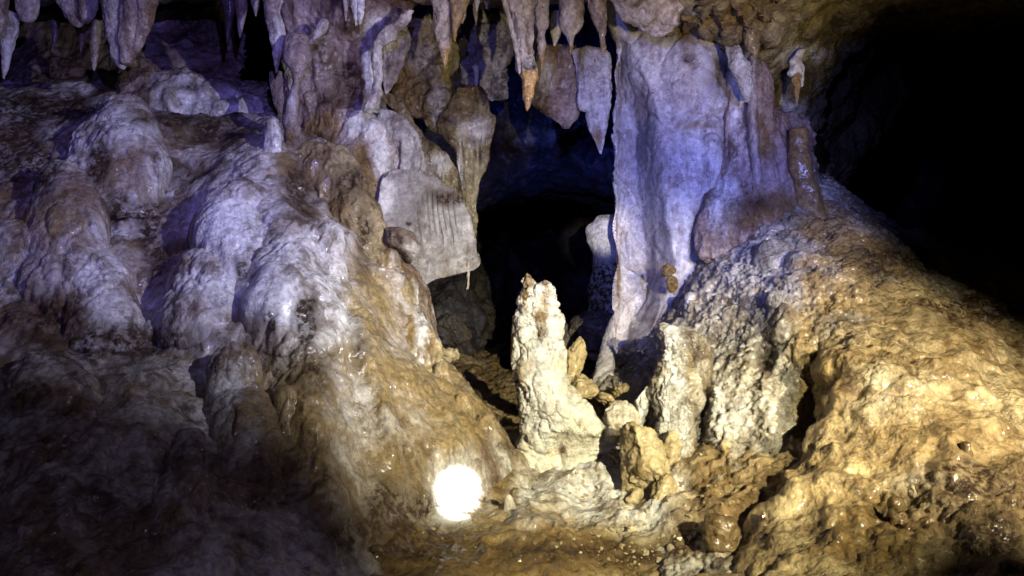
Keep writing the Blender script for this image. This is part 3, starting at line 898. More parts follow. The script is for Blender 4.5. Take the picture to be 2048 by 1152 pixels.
stalactite([(-30, 1164, 1216), (0, 1170, 1213), (30, 1182, 1212), (50, 1191, 1212), (65, 1198, 1211), (80, 1200, 1209), (94, 1201, 1212), (102, 1202, 1211), (107, 1205, 1208)], 3.35,
           'rightmost stalactite of the row with a yellow knob at its end', group=G1, paint=[('m', 1207, 98, 8, 10, .9)])

# upper left cluster
G2 = 'stalactites in the upper left corner'
stalactite([(-40, -50, 24), (0, -40, 18), (30, -36, 16), (60, -30, 12), (80, -20, 6)], 3.6, 'pale blunt stalactite at the very corner above a bluish pointed one', group=G2)
stalactite([(20, -8, 34), (60, -4, 34), (90, 0, 28), (120, 2, 20), (145, 4, 13), (158, 6, 9)], 3.75, 'bluish pointed stalactite hanging lowest in the far upper left corner', group=G2, base=(0, 0, .5), paint=[('m', 8, 140, 10, 20, .8)])
stalactite([(-40, 22, 84), (0, 32, 78), (20, 34, 76), (36, 38, 70), (46, 46, 62)], 3.75, 'stubby blunt stalactite between the corner one and the two lobed one', group=G2)
t = stalactite([(-40, 104, 160), (0, 116, 160), (20, 122, 162), (38, 132, 164), (50, 142, 166), (55, 150, 162)], 3.7, 'two lobed swollen stalactite with a cleft down its middle', group=G2)
loft('lobe', [(-40, 150, 204, 3.68), (0, 156, 196, 3.68), (20, 158, 192, 3.68), (38, 160, 184, 3.68), (48, 162, 174, 3.69)], M['drip'], t, nth=60, coarse=[('fbm', .014, 9, 3)], fine=[('cell', .006, 34), ('rid', .004, 50, 3)])
t = stalactite([(-40, 200, 262), (0, 202, 258), (40, 206, 256), (80, 213, 254), (110, 222, 254), (130, 232, 252), (140, 240, 250)], 3.6,
               'largest swollen stalactite in the upper left, ribbed and bluntly pointed', group=G2, nth=80)
for rr in ([(-40, 240, 300), (0, 240, 292), (40, 240, 288), (80, 240, 278), (112, 242, 270), (130, 244, 262)], [(-40, 270, 324), (0, 272, 316), (30, 272, 310), (65, 268, 296), (95, 262, 284), (110, 262, 274)]):
    loft('rib', [(v, l, r, 3.58) for v, l, r in rr], M['drip'], t, nth=60, coarse=[('fbm', .014, 9, 3), ('flute', .012, (16, 2.2), 2)], fine=[('cell', .006, 34), ('rid', .004, 50, 3)])
stalactite([(40, 152, 186), (62, 154, 180), (75, 157, 170), (92, 158, 166), (105, 160, 162)], 4.0, 'small pale drip hanging behind below the two lobed stalactite', group=G2)
stalactite([(40, 176, 204), (80, 180, 200), (110, 182, 196), (135, 184, 192), (142, 187, 189)], 4.05, 'narrow pale drip left of the foot of the largest swollen stalactite', group=G2)
stalactite([(40, 96, 122), (65, 102, 116), (80, 105, 113), (92, 107, 109)], 4.1, 'faint small drip in the dark recess below the stubby blunt stalactite', group=G2, base=(0, .3, 0))
stalactite([(-40, 436, 480), (0, 442, 474), (30, 447, 468), (60, 450, 462), (80, 452, 458), (90, 454, 456)], 3.9, 'dark pointed stalactite left of the black slot', mat='dark', group=G2)
stalactite([(-40, 466, 496), (0, 470, 494), (28, 474, 494), (50, 475, 488), (66, 477, 484), (76, 479, 481)], 3.85, 'slender pale stalactite at the left edge of the black slot', group=G2)
stalactite([(-40, 500, 534), (0, 504, 524), (14, 506, 518), (26, 509, 514), (33, 511, 512)], 3.8, 'short pale stalactite hanging over the black slot', group=G2)
stalactite([(-40, 516, 582), (0, 526, 566), (20, 530, 562), (50, 534, 568), (80, 539, 567), (100, 543, 565), (120, 546, 560), (135, 549, 557), (146, 551, 554)], 3.55,
           'long pale stalactite along the right edge of the black slot', group=G2, base=(0, 0, .35), nth=80)
stalactite([(140, 536, 566), (170, 540, 566), (200, 546, 568), (225, 553, 566), (240, 558, 562)], 3.75, 'dark purple tail of rock right beside the bottom of the black slot', mat='column', group=G2, base=(0, .3, 0), flat=.5)
G3 = 'little drips on the column lip'
stalactite([(-30, 698, 716), (10, 702, 716), (30, 706, 716), (44, 709, 714), (53, 711, 712)], 3.42, 'longer white drip hanging from the column lip', group=G3, base=(0, 0, .8))
stalactite([(-20, 712, 732), (10, 714, 729), (30, 714, 727), (42, 715, 725), (50, 718, 722)], 3.42, 'fat white drip close on the right of the longer white drip', group=G3, base=(0, 0, .6))
stalactite([(-20, 684, 700), (10, 686, 697), (25, 688, 695), (42, 690, 693)], 3.44, 'thin bluish drip on the left of the longer white drip', group=G3, base=(0, 0, .4))

# right hand ceiling
G4 = 'stalactites under the right hand vault'
stalactite([(60, 1488, 1530), (80, 1490, 1522), (95, 1495, 1520), (108, 1504, 1516), (116, 1509, 1513)], 3.5, 'mottled yellow pendant knob under the scalloped folds', mat='ochre', group=G4, base=(.3, 0, 0))
t = stalactite([(98, 1596, 1612), (110, 1590, 1606), (122, 1580, 1604), (134, 1582, 1611), (146, 1577, 1610), (156, 1586, 1610), (166, 1594, 1608), (174, 1600, 1606)], 3.85, 'orange icicle stalactite with a white collar right of the ribbed column', mat='white', group=G4,
               tip=([(138, 1583, 1602), (150, 1586, 1604), (162, 1583, 1602), (172, 1588, 1601), (184, 1587, 1598), (196, 1591, 1597), (210, 1592, 1594)], 'amber', 'orange tapering end'))
stalactite([(20, 1624, 1634), (42, 1626, 1632), (52, 1627, 1632), (62, 1629, 1631)], 4.0, 'tiny white and amber drip on the dim vault', group=G4, paint=[('m', 1629, 57, 5, 6, .9)])
stalactite([(20, 1722, 1742), (42, 1726, 1738), (52, 1728, 1736), (62, 1731, 1733)], 4.6, 'rightmost of the three dim drips at the brink of the dark chamber', group=G4)
stalactite([(30, 1704, 1726), (50, 1709, 1722), (64, 1713, 1720), (75, 1716, 1718)], 4.65, 'middle drip of the three at the brink of the dark chamber', group=G4)
stalactite([(45, 1690, 1712), (66, 1697, 1709), (76, 1702, 1708), (84, 1705, 1707)], 4.7, 'lowest and leftmost of the three drips at the brink of the dark chamber', group=G4)
for k, (u, v, w, h) in enumerate([(1828, 158, 24, 60), (1866, 128, 20, 46), (1796, 160, 14, 40), (1768, 160, 18, 34), (1900, 110, 12, 30), (1738, 155, 10, 24)]):
    stalactite([(v - h, u - w, u + w), (v - h * .6, u - w * .7, u + w * .7), (v - h * .25, u - w * .3, u + w * .35), (v, u - 1, u + 1)], 6.2,
               ('longest of the almost black stalactites far back in the dark chamber' if k == 0 else 'almost black stalactite high on the vault of the dark chamber, second longest' if k == 1 else 'short almost black stalactite in the dark chamber beside the longest one'
                if k == 2 else 'faint almost black stalactite at the left of the row in the dark chamber' if k == 3 else 'smallest highest dark stub far right on the vault of the dark chamber' if k == 4 else 'black nub of rock nearest the three dim drips at the brink of the dark chamber'), group='stalactites far back in the dark chamber', nth=40, step=.01)
stalactite([(-40, 1290, 1345), (10, 1296, 1340), (40, 1302, 1328), (60, 1307, 1317), (72, 1309, 1312)], 3.4, 'pale tooth at the end of the rough ceiling edge above the big pillar', group=G4)
lip = loft('ceiling_lip', [(-90, 1190, 1420, 3.3, .4), (-40, 1200, 1400, 3.32, .4), (0, 1212, 1372, 3.34, .4), (25, 1232, 1360, 3.36, .35), (50, 1268, 1350, 3.38, .3), (66, 1296, 1335, 3.4, .25), (74, 1305, 1322, 3.4, .25)],
           M['column'], None, nth=140, step=.005, coarse=[('fbm', .04, 4, 3), ('rid', .02, 10, 3)], fine=[('cell', .008, 26), ('rid', .006, 42, 3)], base=(.1, 0, .2))
tag(lip, 'pinkish rough rock lip hanging from the ceiling above the big pillar', 'rock')

# ------------------------------------------------------------------ draperies in the passage mouth
def drapery(name, rows, Y, label, mat='leaf', flat=0.12, coarse=None, paint=None, base=(0, 0, 0), nth=120, cat='drapery', group=None, slant=0.0, power=2.6):
    rr = [(v, l, r, Y + slant * k / len(rows)) for k, (v, l, r) in enumerate(rows)]
    o = loft(name, rr, M[mat], None, nth=nth, step=.004, flat=flat, power=power,
             coarse=coarse or [('fbm', .030, 5, 3), ('flute', .024, (14, 1.6), 3)], fine=[('rid', .005, 34, 3), ('pop', .004, 36)], paint=paint, base=base)
    return tag(o, label, cat, group)


# ribbed leaf: parallel fine ribs cross it
leaf = thing('drapery', W(860, 345, 3.62), 'large pale leaf shaped drapery with fine parallel ribs left of the passage', 'drapery')
LEAF = [(338, 795, 815), (350, 772, 860), (370, 762, 893), (392, 758, 922), (420, 756, 933), (445, 758, 943), (480, 770, 951), (510, 785, 957), (528, 800, 960), (540, 815, 948), (549, 826, 905), (560, 834, 868), (574, 838, 846)]


def leaf_ribs(P):
    u, v = project(P)
    w = u - 0.10 * (v - 380) + 3 * fbm(P.reshape(-1, 3) * 6, 2)
    s = np.clip(np.abs(((w / 10.5) % 1.0) - 0.5) * 2, 0, 1)
    on = smooth(u, 826, 842) * smooth(u, 930, 912) * smooth(v, 376, 396) * smooth(v + 10 * np.sin(u * .31), 492, 455)
    d = 0.0075 * (1 - s) ** 2.5 * on
    e = 0.004 * np.abs(np.sin(v * 0.05 + u * 0.02)) * (1 - on)
    Q = P.reshape(-1, 3).copy()
    front = Q[:, 1] < np.repeat(P.mean(1)[:, 1], P.shape[1])
    Q[:, 1] -= (d - e) * front
    return Q.reshape(P.shape)


loft('leaf_blade', [(v, l, r, 3.62 - 0.0006 * (v - 338)) for v, l, r in LEAF], M['leaf'], leaf, nth=520, step=.003, flat=.10, power=3.0, post=leaf_ribs,
     coarse=[('fbm', .020, 4, 2)], fine=[('rid', .0025, 24, 2), ('cell', .002, 45)],
     paint=[('p', 770, 400, 25, 50, .6), ('s', 895, 392, 40, 18, .7), ('s', 815, 445, 10, 8, .6), ('p', 870, 430, 30, 40, .2)])
for v, l, r, vb in ((536, 895, 909, 551), (540, 872, 884, 556), (530, 915, 926, 548), (552, 846, 858, 570)):
    loft('drip', [(v - 8, l - 1, r + 1, 3.5), (v, l, r, 3.5), ((v + vb) / 2, l + 3, r - 3, 3.5), (vb, (l + r) / 2 - .6, (l + r) / 2 + .6, 3.5)], M['leaf'], leaf, nth=32, flat=.8, coarse=[('fbm', .01, 14, 3)], fine=[('rid', .003, 50, 2)])
stalactite([(525, 931, 941), (545, 933, 940), (565, 934, 939), (575, 933, 938), (580, 931, 936)], 3.5, 'thin bent straw hanging from the lower edge of the ribbed leaf', group=None, nth=24, amp=.5)
drapery('drapery', [(218, 750, 772), (226, 754, 792), (240, 756, 810), (262, 770, 828), (285, 795, 838), (310, 800, 848), (335, 800, 862), (350, 815, 862), (358, 840, 858)], 3.72,
        'smooth grey fold of drapery just above the ribbed leaf', flat=.2)
drapery('drapery', [(185, 760, 786), (200, 762, 806), (225, 790, 822), (255, 812, 836), (290, 830, 868), (320, 842, 905), (350, 868, 925), (385, 900, 930), (410, 915, 932)], 3.9,
        'ochre and grey twisted fold behind the smooth grey drapery', mat='ochre', flat=.25, paint=[('s', 860, 280, 60, 14, .7), ('p', 880, 330, 30, 30, .4)])
drapery('rock_pendant', [(40, 790, 905), (75, 775, 905), (110, 772, 902), (150, 778, 900), (190, 790, 902), (220, 815, 900), (245, 845, 898), (262, 878, 895), (268, 886, 892)], 4.05,
        'wide ochre and grey mottled pendant tapering to a point behind the row of stalactites', mat='ochre', flat=.4, cat='rock pendant', nth=180,
        coarse=[('fbm', .05, 5, 4), ('cut', .02, 9), ('rid', .02, 12, 3)], paint=[('p', 880, 210, 20, 40, .5), ('p', 850, 120, 40, 40, .35), ('m', 800, 180, 40, 60, .5)])
drapery('drapery', [(50, 782, 812), (80, 775, 815), (110, 766, 814), (140, 766, 808), (160, 767, 796), (178, 769, 782), (188, 771, 775)], 3.8,
        'blue grey pendant fold tucked behind the curled rim of the column', mat='column', flat=.35, base=(0, 0, .3), paint=[('s', 775, 135, 10, 20, .6)])
drapery('drapery', [(172, 925, 962), (195, 910, 968), (220, 898, 980), (238, 886, 992), (252, 880, 991), (275, 900, 984), (300, 912, 976), (350, 917, 962), (400, 924, 954), (440, 932, 952), (475, 940, 950), (490, 944, 947)], 4.0,
        'long drapery shield flaring like a wedge and tapering to a spike behind the leaf', mat='ochre', flat=.22, nth=140,
        paint=[('p', 950, 265, 30, 30, .45), ('s', 900, 240, 30, 12, .5), ('m', 940, 180, 20, 20, .8), ('p', 918, 350, 8, 60, .5)])
drapery('rock_pendant', [(40, 945, 1030), (75, 935, 1024), (105, 932, 1020), (135, 930, 1016), (160, 934, 1012), (180, 955, 1008), (195, 968, 1000), (204, 980, 988)], 4.25,
        'lumpy dark grey rock hanging between the ochre pendant and the longest stalactite', mat='dark', flat=.5, cat='rock pendant',
        coarse=[('fbm', .06, 6, 4), ('cell', .03, 14), ('rid', .02, 14, 3)], base=(0, 0, .25), paint=[('m', 930, 180, 20, 20, .8)])
stalactite([(130, 942, 960), (150, 946, 958), (166, 949, 956), (178, 951, 953)], 4.1, 'small pale drip on the lumpy dark grey rock', group=None, base=(0, 0, .6), nth=32)
drapery('drapery', [(88, 1090, 1150), (110, 1082, 1158), (150, 1073, 1160), (185, 1068, 1160), (205, 1067, 1158), (216, 1086, 1157), (232, 1106, 1150), (246, 1118, 1144), (258, 1127, 1137)], 4.0,
        'brown grey shield of rock with a ragged lower edge right of the longest stalactite', mat='column', flat=.22, nth=160,
        paint=[('m', 1120, 150, 40, 60, .35), ('p', 1090, 160, 20, 40, .3), ('s', 1130, 252, 10, 6, .6)])
drapery('drapery', [(92, 1130, 1225), (120, 1146, 1224), (160, 1152, 1221), (200, 1158, 1217), (214, 1166, 1216), (224, 1176, 1215), (250, 1179, 1212), (275, 1186, 1208), (295, 1194, 1205), (308, 1200, 1203)], 3.95,
        'blue grey curtain drawn out into a long thin point beside the big pillar', mat='pillar', flat=.25, nth=150,
        coarse=[('fbm', .02, 5, 3), ('flute', .03, (14, 1.0), 3)], paint=[('m', 1196, 280, 10, 30, .5)])

# ------------------------------------------------------------------ the big pillar and the ribbed column on the right
def pillar_folds(P):
    u, v = project(P)
    Q = P.reshape(-1, 3).copy()
    front = Q[:, 1] < np.repeat(P.mean(1)[:, 1], P.shape[1])
    edge = np.interp(v, [60, 120, 180, 250, 320, 420, 520, 600, 700], [1236, 1276, 1300, 1318, 1326, 1336, 1348, 1330, 1270]) + 6 * fbm(P.reshape(-1, 3) * 5, 2)
    d = 0.19 * smooth(u, edge + 4, edge - 42) * smooth(u, 1226, 1254)                      # hollow strip along the left edge
    d += 0.03 * np.exp(-((u - 1262 - 0.03 * (v - 300)) / 10) ** 2) * -smooth(v, 150, 300)   # thin standing fold inside the hollow
    boss = ((u - 1400) / 84) ** 2 + ((v - 150) / 130) ** 2 + 0.7 * fbm(P.reshape(-1, 3) * 4 + 3, 3)
    low = 285 - 0.55 * (u - 1320)
    d -= 0.06 * np.clip(1 - boss, 0, 1) * smooth(v, low + 10, low - 8)               # swollen boss with a sharp lower edge
    d += 0.06 * np.exp(-((u - 1404) / 16) ** 2 - ((v - 480) / 60) ** 2)
    d -= 0.05 * np.exp(-((u - 1425) / 22) ** 2 - ((v - 330) / 90) ** 2)
    Q[:, 1] += d * front
    return Q.reshape(P.shape)


pil = loft('pillar', [(-80, 1200, 1520, 3.9, .5), (0, 1208, 1500, 3.9, .5), (60, 1224, 1486, 3.9, .5), (110, 1239, 1474, 3.9, .5), (145, 1230, 1470, 3.9, .5), (190, 1234, 1466, 3.9, .5), (240, 1225, 1462, 3.88, .5), (300, 1233, 1462, 3.86, .5), (350, 1227, 1461, 3.85, .5),
                      (400, 1234, 1458, 3.84, .48), (450, 1229, 1453, 3.83, .46), (510, 1236, 1446, 3.82, .45), (570, 1231, 1430, 3.78, .42), (620, 1228, 1410, 3.74, .4), (650, 1218, 1400, 3.72, .4), (695, 1200, 1390, 3.68, .38), (760, 1185, 1380, 3.62, .35), (820, 1180, 1370, 3.6, .3)],
           M['pillar'], None, nth=420, step=.005, post=pillar_folds,
           coarse=[('fbm', .035, 3.0, 2), ('flute', .020, (6, .7), 2), ('cut', .010, 5)], fine=[('rid', .003, 22, 3), ('cell', .003, 50)],
           paint=[('s', 1375, 120, 20, 12, .7), ('s', 1440, 150, 30, 40, .5), ('s', 1400, 30, 70, 30, .7), ('m', 1236, 560, 6, 60, .7), ('p', 1420, 330, 40, 80, .6), ('p', 1350, 430, 50, 100, .5),
                  ('m', 1360, 60, 50, 30, .5), ('s', 1300, 640, 30, 10, .4), ('s', 1330, 60, 60, 40, .5), ('m', 1400, 250, 60, 12, .4)])
tag(pil, 'massive smooth blue violet pillar to the right of the passage', 'pillar')

rib = thing('ribbed_column', W(1530, 400, 3.7), 'pinkish column with a thin standing rib joining the vault right of the big pillar', 'column')
loft('shaft', [(40, 1440, 1500, 3.72, .5), (90, 1448, 1506, 3.74, .5), (140, 1455, 1525, 3.76, .5), (190, 1454, 1545, 3.76, .5), (240, 1452, 1572, 3.76, .48), (290, 1448, 1592, 3.74, .45), (340, 1436, 1604, 3.72, .42), (400, 1415, 1625, 3.7, .4), (470, 1395, 1640, 3.66, .35), (540, 1390, 1640, 3.6, .3)],
     M['column'], rib, nth=220, step=.005, coarse=[('fbm', .03, 4, 3), ('flute', .032, (12, 1.2), 3)], fine=[('cell', .006, 28), ('rid', .006, 42, 3)],
     paint=[('p', 1475, 190, 16, 90, .7), ('m', 1485, 200, 10, 20, .6), ('m', 1530, 260, 30, 80, .45), ('m', 1560, 420, 80, 40, .8), ('s', 1520, 410, 60, 20, .5), ('p', 1450, 400, 30, 60, .7)])
loft('standing_rib', [(110, 1500, 1514, 3.66), (160, 1497, 1513, 3.655), (220, 1496, 1514, 3.65), (280, 1498, 1516, 3.645), (330, 1501, 1519, 3.64), (365, 1502, 1524, 3.655), (400, 1500, 1530, 3.69), (440, 1500, 1535, 3.76)],
     M['column'], rib, nth=48, step=.004, flat=1.3, coarse=[('fbm', .02, 8, 3)], fine=[('rid', .004, 50, 2), ('cell', .004, 40)], base=(0, 0, .2))
loft('shoulder', [(70, 1448, 1468, 3.6), (100, 1452, 1480, 3.58), (130, 1456, 1500, 3.58), (160, 1470, 1505, 3.58), (190, 1484, 1502, 3.6), (205, 1490, 1498, 3.62)],
     M['ochre'], rib, nth=60, step=.004, coarse=[('fbm', .018, 9, 3), ('rid', .01, 14, 3)], fine=[('cell', .006, 30)], base=(0, 0, .4))
loft('brown_cap', [(226, 1566, 1592, 3.92), (236, 1560, 1606, 3.90), (250, 1562, 1618, 3.88), (268, 1574, 1630, 3.88), (300, 1590, 1634, 3.9), (350, 1600, 1636, 3.92), (400, 1600, 1640, 3.94)], M['column'], rib, nth=90, flat=.5,
     coarse=[('fbm', .035, 8, 3), ('rid', .015, 14, 3)], fine=[('rid', .005, 40, 3), ('cell', .006, 34)], base=(0, .15, 0))


def rings(P, t, th, rx):
    d = 0.0013 * np.sin(t * 46 + 1.2 * np.sin(t * 13))[:, None]
    c = P.mean(1, keepdims=True)
    q = P - c
    return c + q * (1 + d[..., None] / np.maximum(rx, .01)[:, None, None])


stalagmite('stalagmite', [(253, 1594, 1602, 3.66), (256, 1588, 1608, 3.66), (263, 1582, 1614, 3.66), (280, 1579, 1617, 3.65), (305, 1578, 1617, 3.64), (330, 1580, 1620, 3.63), (355, 1585, 1626, 3.63), (378, 1586, 1632, 3.63), (400, 1584, 1640, 3.64), (425, 1578, 1654, 3.66), (460, 1570, 1670, 3.68)],
           'smooth orange brown finger stalagmite ringed like a thumb at the brink of the dark chamber', 'mud',
           coarse=[('fbm', .016, 7, 3)], fine=[('rid', .003, 30, 3), ('pop', .003, 40)], shape=rings, base=(.55, 0, 0))

# ------------------------------------------------------------------ right: silver slope and golden mound
slope = thing('flowstone_slope', W(1500, 1000, 2.6), 'wet silvery grey flowstone slope under the pillar and the ribbed column', 'flowstone')
SLOPE = rows_of(
    (380, [(1440, 4.0), (1500, 3.85), (1560, 3.8), (1640, 3.8), (1672, 3.95), (1690, 4.4)]),
    (420, [(1420, 3.9), (1480, 3.7), (1560, 3.62), (1640, 3.6), (1690, 3.72), (1728, 4.0), (1740, 4.5)]),
    (470, [(1400, 3.85), (1480, 3.6), (1560, 3.5), (1640, 3.45), (1720, 3.5), (1790, 3.9), (1800, 4.4)]),
    (540, [(1340, 3.9), (1400, 3.62), (1460, 3.43), (1530, 3.34), (1600, 3.27), (1700, 3.22), (1800, 3.4), (1900, 3.8), (2048, 4.4), (2300, 5.0)]),
    (590, [(1300, 3.95), (1360, 3.62), (1440, 3.36), (1530, 3.22), (1600, 3.13), (1700, 3.08), (1800, 3.15), (1900, 3.35), (2048, 3.8), (2300, 4.3)]),
    (640, [(1250, 4.0), (1300, 3.76), (1360, 3.46), (1440, 3.27), (1520, 3.14), (1600, 3.05), (1700, 2.97), (1800, 3.0)]),
    (700, [(1215, 3.86), (1300, 3.47), (1360, 3.32), (1440, 3.18), (1520, 3.07), (1600, 2.98), (1700, 2.9)]),
    (760, [(1190, 3.6), (1260, 3.45), (1330, 3.28), (1400, 3.14), (1500, 3.02), (1600, 2.93), (1680, 2.88)]),
    (840, [(1220, 3.4), (1310, 3.2), (1400, 3.0), (1500, 2.92), (1600, 2.87), (1680, 2.9)]),
    (940, [(1310, 3.0), (1360, 2.9), (1450, 2.8), (1550, 2.74), (1620, 2.74), (1680, 2.8)]),
    (1030, [(1330, 2.72), (1400, 2.62), (1470, 2.56), (1550, 2.52), (1620, 2.5)]),
    (1100, [(1360, 2.5), (1450, 2.4), (1550, 2.35), (1620, 2.3)]),
    (1230, [(1350, 2.2), (1450, 2.15), (1560, 2.1)]),
)
SLOPE_PAINT = [('m', 1640, 600, 50, 60, .5), ('m', 1720, 580, 80, 40, .8), ('m', 1800, 600, 80, 40, .8), ('m', 1610, 800, 26, 120, .6), ('m', 1600, 640, 30, 50, .3), ('m', 1650, 440, 60, 50, .9), ('m', 1720, 500, 60, 50, .8), ('s', 1790, 520, 100, 50, .6), ('s', 1500, 420, 90, 20, .6), ('m', 1430, 470, 18, 30, .6),
               ('p', 1480, 540, 70, 60, .35), ('p', 1560, 600, 60, 60, .4), ('p', 1440, 800, 60, 120, .45), ('s', 1530, 700, 28, 60, .6), ('m', 1600, 700, 30, 30, .4),
               ('m', 1450, 930, 14, 60, .7), ('s', 1480, 960, 14, 40, .5), ('s', 1400, 820, 12, 70, .5), ('p', 1270, 640, 60, 60, .35),  # tall thin dark patch beside the fin paints in the crevice shade
               ('s', 1230, 730, 60, 40, .5), ('m', 1420, 1070, 90, 40, .8), ('m', 1380, 900, 10, 60, .5)]
sheet('slope_face', SLOPE, (-0.25, -0.84, 0.48), M['silver'], slope, step=.0052, soft=.0004,
      bumps=[(1425, 475, 3.75, 24, 32, .06), (1380, 600, 3.42, 14, 22, .035), (1560, 635, 3.1, 30, 50, .06), (1600, 570, 3.2, 50, 30, .04), (1600, 720, 2.95, 40, 60, .05), (1440, 850, 2.98, 50, 130, .05),
             (1500, 760, 3.05, 50, 90, .04), (1540, 850, 2.9, 30, 120, .04), (1400, 960, 2.8, 24, 70, -.07), (1404, 830, 3.0, 11, 100, -.09), (1530, 720, 3.05, 16, 50, -.05)],
      coarse=[('fbm', .030, 4, 4), ('flute', .022, (12, 3), 3), ('rid', .012, 13, 3)], patchy=False, fine=[('pop', .010, 34), ('rid', .013, 34, 3), ('pop', .006, 62), ('fbm', .004, 100, 2)], paint=SLOPE_PAINT)
for k, (rws, Y, lab, m_, pt) in enumerate([
        ([(584, 1548, 1562), (592, 1540, 1578), (615, 1536, 1588), (645, 1544, 1590), (668, 1554, 1584), (690, 1562, 1574)], 3.06, 'pale drooping lobe with an orange lower end', 'silver', [('p', 1562, 620, 26, 34, .9), ('m', 1566, 680, 14, 12, .9)]),
        ([(676, 1590, 1612), (690, 1568, 1622), (720, 1558, 1625), (760, 1556, 1622), (800, 1560, 1616)], 2.94, None, 'silver', [('p', 1580, 720, 26, 50, .7), ('m', 1605, 735, 14, 16, .8)]),
        ([(440, 1420, 1436), (450, 1412, 1446), (475, 1408, 1448), (500, 1416, 1440)], 3.64, 'smooth brown knob at the foot of the pillar', 'mud', None),
        ([(584, 1376, 1388), (592, 1372, 1392), (610, 1370, 1390), (628, 1372, 1384)], 3.40, None, 'silver', [('p', 1380, 600, 14, 18, .7)]),
        ([(480, 1530, 1560), (492, 1520, 1580), (520, 1512, 1588), (550, 1514, 1584)], 3.36, None, 'silver', None),
        ([(505, 1590, 1640), (520, 1578, 1660), (545, 1575, 1668), (575, 1580, 1664)], 3.24, None, 'silver', [('m', 1620, 530, 40, 20, .6)])]):
    o = loft('knob', [(v, l, r, Y + .05) for v, l, r in rws], M[m_], slope, nth=72, step=.004, flat=.9, coarse=[('fbm', .02, 9, 3), ('rid', .01, 16, 3)],
             fine=[('cell', .010, 32), ('rid', .008, 45, 3)], paint=(pt or []) + SLOPE_PAINT)
    if lab:
        o['label'] = lab

# fin standing out of the slope, its left side broken away
fin = loft('rock_fin', [(655, 1338, 1352, 3.12), (662, 1331, 1380, 3.12), (690, 1326, 1400, 3.12), (720, 1322, 1404, 3.11), (760, 1320, 1398, 3.09), (800, 1318, 1392, 3.06), (840, 1318, 1384, 3.03), (875, 1316, 1380, 3.0), (905, 1312, 1376, 2.98), (950, 1312, 1370, 2.97)],
           M['silver'], None, nth=190, step=.0035, flat=.75, power=4.0, coarse=[('fbm', .045, 5, 3), ('rid', .016, 11, 3)], fine=[('pop', .010, 34), ('rid', .012, 36, 3), ('pop', .005, 62)],
           paint=[('m', 1328, 690, 6, 50, 1.), ('m', 1378, 740, 12, 40, .6), ('s', 1394, 850, 8, 70, .6), ('p', 1348, 780, 30, 130, 1.)])  # narrow dark patch paints shade into the crevice on its right
tag(fin, 'upright pale fin of rock with a brown left edge right of the boulders', 'rock fin')

mound = thing('popcorn_mound', W(1850, 1000, 2.3), 'golden mound covered in knobbly cave popcorn on the right', 'flowstone')
MOUND = rows_of(
    (560, [(1760, 3.5), (1850, 3.55), (1960, 3.8), (2100, 4.3), (2650, 4.9)]),
    (610, [(1690, 3.15), (1760, 3.05), (1850, 3.1), (1960, 3.35), (2100, 3.7), (2650, 4.2)]),
    (680, [(1645, 2.99), (1680, 2.88), (1740, 2.8), (1850, 2.8), (1960, 2.95), (2100, 3.25), (2650, 3.6)]),
    (760, [(1618, 2.94), (1638, 2.78), (1680, 2.68), (1760, 2.6), (1850, 2.6), (1960, 2.68), (2100, 2.85), (2650, 3.1)]),
    (840, [(1622, 3.2), (1636, 2.72), (1680, 2.57), (1760, 2.48), (1850, 2.45), (1960, 2.47), (2100, 2.55), (2650, 2.7)]),
    (920, [(1600, 3.1), (1600, 2.65), (1650, 2.45), (1760, 2.37), (1850, 2.32), (1960, 2.3), (2100, 2.33), (2650, 2.4)]),
    (1000, [(1530, 2.9), (1540, 2.5), (1620, 2.34), (1720, 2.25), (1850, 2.2), (1960, 2.15), (2100, 2.12), (2650, 2.15)]),
    (1080, [(1470, 2.7), (1490, 2.38), (1580, 2.22), (1700, 2.12), (1850, 2.06), (2100, 1.98), (2650, 1.95)]),
    (1230, [(1450, 2.2), (1500, 2.02), (1650, 1.88), (1850, 1.8), (2100, 1.72), (2650, 1.7)]),
)
MOUND_PAINT = [('p', 1780, 790, 90, 60, .4), ('p', 1690, 660, 50, 40, .4), ('s', 1950, 960, 130, 60, .6), ('m', 1780, 1050, 120, 60, .7), ('s', 1990, 1080, 110, 70, .7), ('s', 1700, 760, 20, 50, .5), ('s', 1935, 620, 160, 40, .7),
               ('m', 1900, 700, 130, 60, .4), ('s', 1500, 1090, 70, 50, .6), ('p', 1850, 960, 60, 20, .4), ('m', 1680, 1090, 90, 50, .6)]
sheet('popcorn_face', MOUND, (-0.48, -0.76, 0.42), M['gold'], mound, step=.0045, soft=.0004,
      coarse=[('fbm', .035, 4, 4), ('cell', .035, 11), ('rid', .012, 12, 3)], fine=[('cell', .017, 30), ('cell', .007, 62), ('rid', .005, 50, 3)], paint=MOUND_PAINT)
for rws, Y, lab in ([[(880, 1928, 1940), (886, 1921, 1945), (902, 1922, 1947), (918, 1924, 1946)], 2.32, 'dark wet knob on the lower rim'],
                    [[(990, 1782, 1794), (998, 1778, 1800), (1020, 1776, 1803), (1050, 1780, 1806)], 2.16, 'upright muddy stub'],
                    [[(1030, 1430, 1452), (1040, 1418, 1470), (1065, 1414, 1478), (1100, 1420, 1480)], 2.40, 'rounded muddy lump at the foot']):
    o = loft('knob', [(v, l, r, Y) for v, l, r in rws], M['gold'], mound, nth=80, step=.004, coarse=[('fbm', .03, 9, 3), ('rid', .015, 12, 3)], fine=[('pop', .008, 30), ('rid', .006, 40, 3)], base=(.5, .3, 0))
    o['label'] = lab
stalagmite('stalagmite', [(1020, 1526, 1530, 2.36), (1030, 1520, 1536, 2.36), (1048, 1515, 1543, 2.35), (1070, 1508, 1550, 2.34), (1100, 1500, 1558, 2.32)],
           'small dark cone stalagmite in the shadow at the foot of the golden mound', 'mud', base=(.2, .5, 0))

